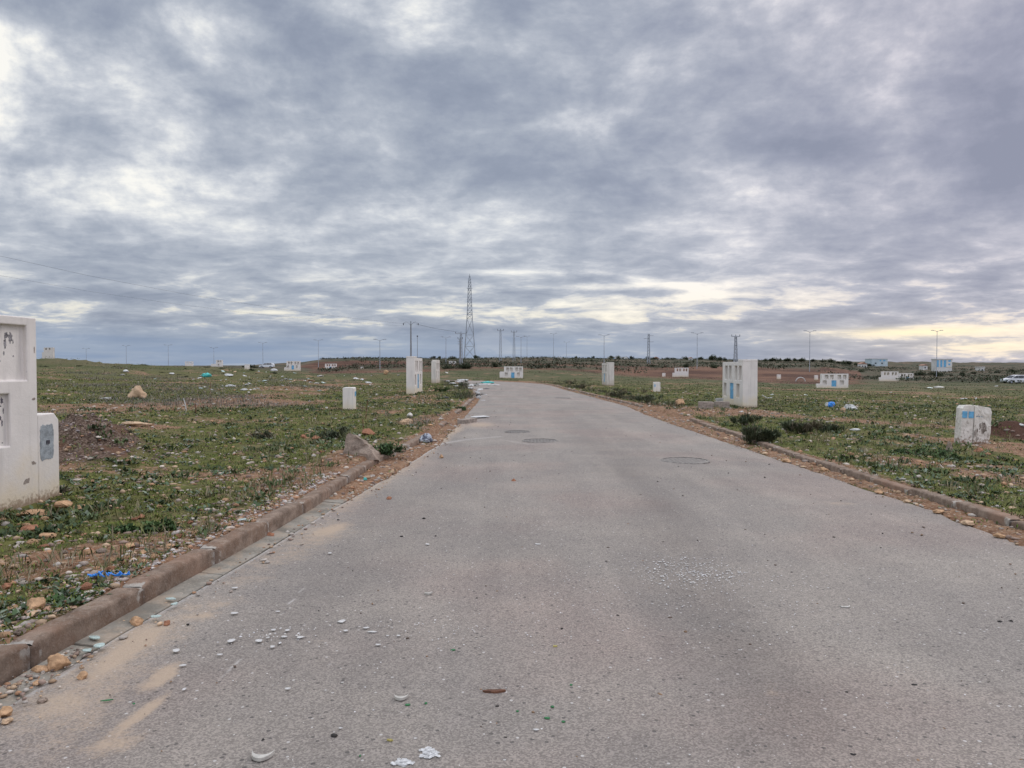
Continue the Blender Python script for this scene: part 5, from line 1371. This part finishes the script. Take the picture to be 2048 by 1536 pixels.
for k, (a, b, c, d) in enumerate([(518, 1287, 17, 9), (568, 1279, 16, 5), (600, 1280, 17, 7), (560, 1292, 8, 7), (545, 1299, 12, 6), (575, 1266, 12, 6), (547, 1265, 14, 5), (684, 1248, 17, 9), (691, 1267, 11, 5), (732, 1261, 15, 4), (744, 1269, 20, 5), (757, 1295, 12, 5), (797, 1277, 10, 4),
                                  (463, 1287, 18, 12), (468, 1231, 18, 6), (440, 1315, 14, 5), (575, 1384, 14, 7), (1072, 1467, 14, 6), (681, 1464, 9, 5), (556, 1228, 12, 4), (353, 1307, 16, 11), (366, 1337, 16, 6), (369, 1385, 8, 8), (775, 1277, 8, 3), (536, 1281, 8, 4), (470, 1180, 16, 4), (1075, 1092, 14, 4), (660, 1110, 10, 4), (855, 1092, 9, 4)]):
    flat(a, b, c, d, M_WCHIP, 'flat whitish flake among many lying on the left half of the road', 60 + k, 'flake', 'flake', 'whitish flakes on the left half of the road', .003, n=7, up=.016)
for k, (a, b, c, d, lab) in enumerate([(190, 1286, 36, 8, 'long pale aqua glass pane fragment lying by the gutter'), (176, 1312, 22, 9, 'pale aqua glass fragment below the long pane fragment'), (200, 1302, 22, 14, 'grey-aqua glass fragment between stones by the gutter'),
                                       (340, 1207, 26, 7, 'pale aqua glass fragment on the gutter edge near the bright ochre stone'), (350, 1217, 14, 8, 'small aqua glass fragment just below the one on the gutter edge'), (485, 1046, 16, 6, 'small aqua scrap lying on the verge beside the kerb'),
                                       (312, 1243, 22, 8, 'grey glass fragment right of the bright ochre gutter stone')]):
    flat(a, b, c, d, M_AQUA, lab, 90 + k, group='glass fragments by the gutter', th=.006, onroad=(k != 5), up=.03)
for k, (a, b, c, d, lab) in enumerate([(860, 1513, 46, 26, 'splash of white paint near the bottom edge, larger patch'), (806, 1532, 46, 14, 'splash of white paint cut by the bottom edge')]):
    p = at(a, b, G); rg = random.Random(300 + k); m_ = MB(); s = p.y / F
    for q in range(90):
        rr_ = rg.uniform(.002, .009) if q > 24 else rg.uniform(.010, .020); a_ = rg.uniform(0, 6.28); ra_ = rg.random() ** .6 * (.45 if q <= 24 else 1.0)
        cx_, cy_ = math.cos(a_) * ra_ * c * s / 2, math.sin(a_) * ra_ * d * s * p.y / 3.2
        N = 14; P = [(cx_ + math.cos(6.283 * z / N) * rr_ * rg.uniform(.7, 1.3), cy_ + math.sin(6.283 * z / N) * rr_ * rg.uniform(.6, 1.4), .00004 * q) for z in range(N)]
        m_.add(P, [tuple(range(N))])
    o = m_.build('paint_splash', M_PAINT); o.location = (p.x, p.y, p.z + .014); tag(o, lab, 'paint splash')
flat(958, 836, 42, 6, M_SCRAP, 'long white board lying across the left road edge by the fallen kerb stone', 110, 'board', 'board', th=.015, n=8, up=.035)
# rubbish tipped on the inside of the bend
RB = [(975, 768, 34, 7, 'g'), (968, 771, 26, 5, 's'), (990, 772, 22, 5, 's'), (945, 773, 26, 6, 's'), (926, 762, 26, 5, 's'), (918, 765, 16, 5, 's'), (960, 782, 18, 6, 's'), (972, 780, 14, 5, 'd'), (965, 792, 14, 6, 'd'), (979, 796, 16, 4, 'd'), (990, 799, 16, 4, 's'), (967, 804, 20, 5, 's'), (974, 805, 12, 4, 'd'),
      (1003, 781, 8, 4, 'd'), (1018, 788, 22, 3, 'd'), (985, 769, 10, 4, 'd'), (955, 789, 12, 8, 's'), (957, 797, 10, 8, 's'), (940, 778, 14, 5, 's'), (950, 785, 10, 5, 's'), (905, 768, 14, 4, 's'), (895, 764, 10, 4, 's'), (1036, 847, 7, 5, 'd'), (1048, 849, 12, 2, 'd')]
rg = random.Random(44); RB += [(rg.gauss(962, 22), rg.uniform(765, 808), rg.uniform(5, 14), rg.uniform(3, 6), rg.choice('ssd')) for _ in range(18)]
for k, (a, b, c, d, t_) in enumerate(RB):
    mt, nm, cl_n = {'g': (M_TEALP, 'plastic_sheet', 'green'), 's': (M_SCRAP, 'rubbish_scrap', 'pale'), 'd': (M_SCRAPD, 'rubbish_scrap', 'dark')}[t_]
    if k in (22, 23): lab = ['round black scrap in mid road beyond the manholes', 'thin dark strip beside the round black scrap in mid road'][k - 22]
    elif t_ == 'g': lab = 'green plastic sheet on the rubbish tipped at the bend'
    else: lab = cl_n + ' scrap in the rubbish tipped along the left road edge at the bend'
    crumple(a, b, c, d * .75, mt, lab, 200 + k, nm, 'rubbish', .7, group=(cl_n + ' rubbish tipped at the bend') if k not in (22, 23) else None)
# pale scraps over the far left field and some on the right
sm = []
for k in range(6):
    bm = bmesh.new(); bmesh.ops.create_icosphere(bm, subdivisions=2, radius=1)
    for v in bm.verts:
        v.co *= 1 + .5 * mnoise.noise(v.co * 1.7 + Vector((k * 4, 0, 0))); v.co.z *= .35
    me = bpy.data.meshes.new('scrap'); bm.to_mesh(me); bm.free(); me.materials.append([M_SCRAP, M_SHELL, M_SCRAP, M_WCHIP, M_TANST, M_AQUA][k]); sm.append(me)
rg = random.Random(8); cnt = 0
while cnt < 120:
    if cnt < 92: px, py = rg.gauss(560, 120), rg.gauss(759, 11)
    elif cnt < 104: px, py = rg.uniform(240, 900), rg.uniform(775, 850)
    else: px, py = rg.uniform(1380, 2040), rg.uniform(765, 860)
    if py < 742 or px < 230 and cnt < 92: continue
    q = at(px, py)
    if q.y > 200 or not bool(outside(np.array([q.x]), np.array([q.y]), .5)[0]): continue
    o = bpy.data.objects.new('scrap', rg.choice(sm)); COL.objects.link(o)
    s = q.y / F * (rg.random() ** 2 * 4.2 + 1.0) if cnt < 92 else q.y / F * rg.uniform(1.5, 4)
    o.location = q + Vector((0, 0, s * .2)); o.scale = (s * rg.uniform(1, 1.8), s, s); o.rotation_euler = (rg.uniform(-.3, .3), rg.uniform(-.3, .3), rg.uniform(0, 6))
    if q.x < 0: tag(o, 'pale scrap, one of many strewn over the field left of the road', 'scrap', 'pale scraps strewn over the left field')
    else: tag(o, 'pale scrap, one of a few strewn over the field right of the road', 'scrap', 'pale scraps strewn over the right field')
    cnt += 1
for k, (a, b, c, d, lab) in enumerate([(455, 752, 26, 5, 'long white board among scrap in the left field'), (460, 774, 20, 5, 'short white board below the long one in the left field'), (487, 781, 18, 4, 'white board lying just right of and below the short one'), (250, 744, 18, 5, 'white plank on the green slope at left'), (547, 742, 14, 5, 'white plank near the white car in the left field'), (210, 798, 22, 3, 'thin white strip left of the pyramid-shaped boulder'),
                                       (1880, 776, 22, 4, 'pale slab in the far right field'), (1930, 799, 16, 3, 'white strip in the right field above the stained pedestal'), (1953, 799, 7, 4, 'small white scrap right of the strip above the stained pedestal'), (2042, 852, 18, 5, 'white slab at the right edge of the picture'), (1712, 861, 20, 4, 'pale plank lying in the bare patch of the right field')]):
    crumple(a, b, c, d, M_SCRAP if k != 6 else M_SHELL, lab, 260 + k, 'board', 'board', .5, rough=.25)

# ------------------------------------------------------------------ cars
def car(loc, rz, label, s=1.0):
    r = empty('parked_car', loc, rz, label, 'car'); r.scale = (s, s, s)
    prof = [(-2.1, .35), (-2.12, .62), (-1.95, .80), (-1.25, .93), (-.45, 1.40), (.2, 1.50), (1.35, 1.50), (1.85, 1.35), (2.08, .85), (2.1, .38), (1.75, .28), (-1.8, .28)]
    # body: cross sections pinched towards the roof
    m = MB(); n = len(prof); V = []
    for yv, k in ((-.84, 1), (-.86, 0), (.86, 0), (.84, 1)):
        for x_, z_ in prof: V.append((x_ * (1 - .02 * k), yv * (1 - max(0, z_ - .9) * .28) - 0, z_))
    Fx = [tuple(range(n)), tuple(reversed(range(3 * n, 4 * n)))]
    for a in range(3):
        for q in range(n): Fx.append((a * n + q, a * n + n + q, a * n + n + (q + 1) % n, a * n + (q + 1) % n))
    m.add(V, Fx); m.build('body', M_CARP, r, .04, False)
    for s_ in (-1, 1):
        def P(x_, z_): return (x_, s_ * (.87 * (1 - max(0, z_ - .9) * .28) + .005), z_)
        w1 = [(-1.02, .98), (-.48, 1.32), (-.02, 1.38), (-.02, .98)]; w2 = [(.06, .98), (.06, 1.38), (.85, 1.39), (.85, .98)]; w3 = [(.93, .98), (.93, 1.39), (1.45, 1.37), (1.68, 1.02)]
        for wv in (w1, w2, w3):
            A_ = [P(*q) for q in wv]; B_ = [(a, b - s_ * .03, c) for a, b, c in A_]
            MB().add(A_ + B_, [(0, 1, 2, 3), (7, 6, 5, 4)] + [(i, i + 4, (i + 1) % 4 + 4, (i + 1) % 4) for i in range(4)]).build('side_window', M_GLASSD, r)
        for xw in (-1.32, 1.28):
            V = []
            wh = MB().tube([(xw, s_ * .70, .32), (xw, s_ * .90, .32)], .32, 20).build('wheel', M_TYRE, r)
            MB().tube([(xw, s_ * .895, .32), (xw, s_ * .912, .32)], .19, 14).build('rim', M_STEEL, wh)
        MB().box(-2.14, -1.98, min(s_ * .5, s_ * .82), max(s_ * .5, s_ * .82), .62, .76).build('headlight', M_AQUA, r)
    ws = [(-1.20, .97), (-.50, 1.385)]
    MB().add([(-1.235, -.72, .965), (-1.235, .72, .965), (-.50, .66, 1.40), (-.50, -.66, 1.40)], [(0, 1, 2, 3)]).add([(-1.2, -.72, .95), (-1.2, .72, .95), (-.47, .66, 1.38), (-.47, -.66, 1.38)], [(3, 2, 1, 0)]).build('windscreen', M_GLASSD, r)
    return r
D = 128; z = CAMZ - (769.5 - 730) / F * D
car(((2026 - 1024) / F * D + .4, D, max(z, H1((2030 - 1024) / F * D, D) - .05)), R(3), 'white car cut by the right edge in the far field')
D = 188; z0 = H1((534 - 1024) / F * D, D)
car(((534 - 1024) / F * D, D, CAMZ - (735 - 730) / F * D - .1), R(2), 'white car parked on the left skyline beside the dark tree', .85)

# ------------------------------------------------------------------ far houses
def house(px0, px1, yt, yb, D, label, parts, depth=3, name='house', cat='house', mt=None, roof=None):
    x0 = (px0 - 1024) / F * D; w_ = (px1 - px0) / F * D; zb = ztop(yb, D); h = ztop(yt, D) - zb
    r = empty(name, (x0, D, zb), 0, label, cat, 'far houses along the skyline')
    MB().box(0, w_, 0, depth, -3, h).build('wall', mt or M_WALLW, r)
    if roof == 'flat': MB().box(-.15, w_ + .15, -.15, depth + .15, h + .002, h + .25).build('roof', M_WALLW, r)
    if roof == 'gable':
        MB().prism([(-.2, h + .002), (w_ + .2, h + .002), (w_ / 2, h + .28 * w_)], -.2, depth + .2).build('roof', M_TILE, r)
    for (a, b, c, d, kind) in parts:
        mtp = {'w': M_WIN, 'b': M_BLUE, 'y': M_WALLY, 'g': M_WALLB}[kind]; nm = {'w': 'window', 'b': 'blue_panel', 'y': 'ochre_base', 'g': 'pale_panel'}[kind]
        MB().box(a * w_, b * w_, -.06, -.003, c * h, d * h).build(nm, mtp, r)
    return r
house(1872, 1904, 719, 735, 260, 'white building with tall blue stripes on the right skyline', [(.04, .16, .05, .92, 'b'), (.26, .38, .05, .92, 'b'), (.47, .62, .05, .92, 'b'), (.75, .9, .72, .92, 'b'), (.76, .88, .3, .5, 'b'), (.60, 1.0, .0, .04, 'y')], roof='flat')
house(1743, 1775, 718, 731, 420, 'pale two-storey house left of the blue striped building', [(.05, .12, .65, .85, 'g'), (.5, .6, .65, .85, 'b'), (.72, .85, .65, .85, 'b'), (.2, .3, .25, .45, 'w'), (.6, .7, .25, .45, 'w')], 8, mt=M_WALLB, roof='flat')
house(1721, 1734, 728, 736, 330, 'small gabled white house at the right end of the dark trees', [(.2, .4, .3, .6, 'w'), (.6, .8, .3, .6, 'w')], roof='gable')
house(1846, 1855, 731, 738, 300, 'tiny white house left of the blue striped building', [(.3, .6, .2, .6, 'w')], roof='gable')
house(1961, 1969, 735, 743, 260, 'tiny white box-like hut in the far right field', [(.3, .6, .0, .6, 'w')], 3, roof='flat')
house(1216, 1249, 714.5, 720.5, 440, 'long low white and blue building on the ridge above the blue-doored kiosk', [(.05, .16, .1, .75, 'b'), (.3, .4, .1, .75, 'b'), (.5, .95, .7, .9, 'g')], roof='flat')
house(1249, 1255, 714, 720.5, 430, 'small white annex right of the long low building on the ridge', [(.3, .6, .2, .6, 'w')], 3)
house(1116, 1124, 715.5, 720.5, 300, 'small white hut on the ridge left of the long low building', [(.2, .4, .2, .7, 'w')], 3, roof='flat')
house(1306, 1319, 717, 720.5, 430, 'low gabled white house on the ridge in the tree line', [(.2, .35, .2, .7, 'w'), (.6, .8, .2, .7, 'w')], roof='gable')
house(1379, 1385, 716, 721, 380, 'tiny white house beside a street lamp on the ridge', [(.3, .6, .2, .6, 'w')], 3, roof='gable')
house(898, 904, 722, 726, 200, 'tiny white hut behind the thicket, left of two', [(.3, .6, .2, .6, 'w')], 2, 'hut', 'hut')
house(907, 911, 722.5, 726, 200, 'tiny white hut behind the thicket, right of two', [(.3, .6, .2, .6, 'w')], 2, 'hut', 'hut')
print('DONE', len(bpy.data.objects))
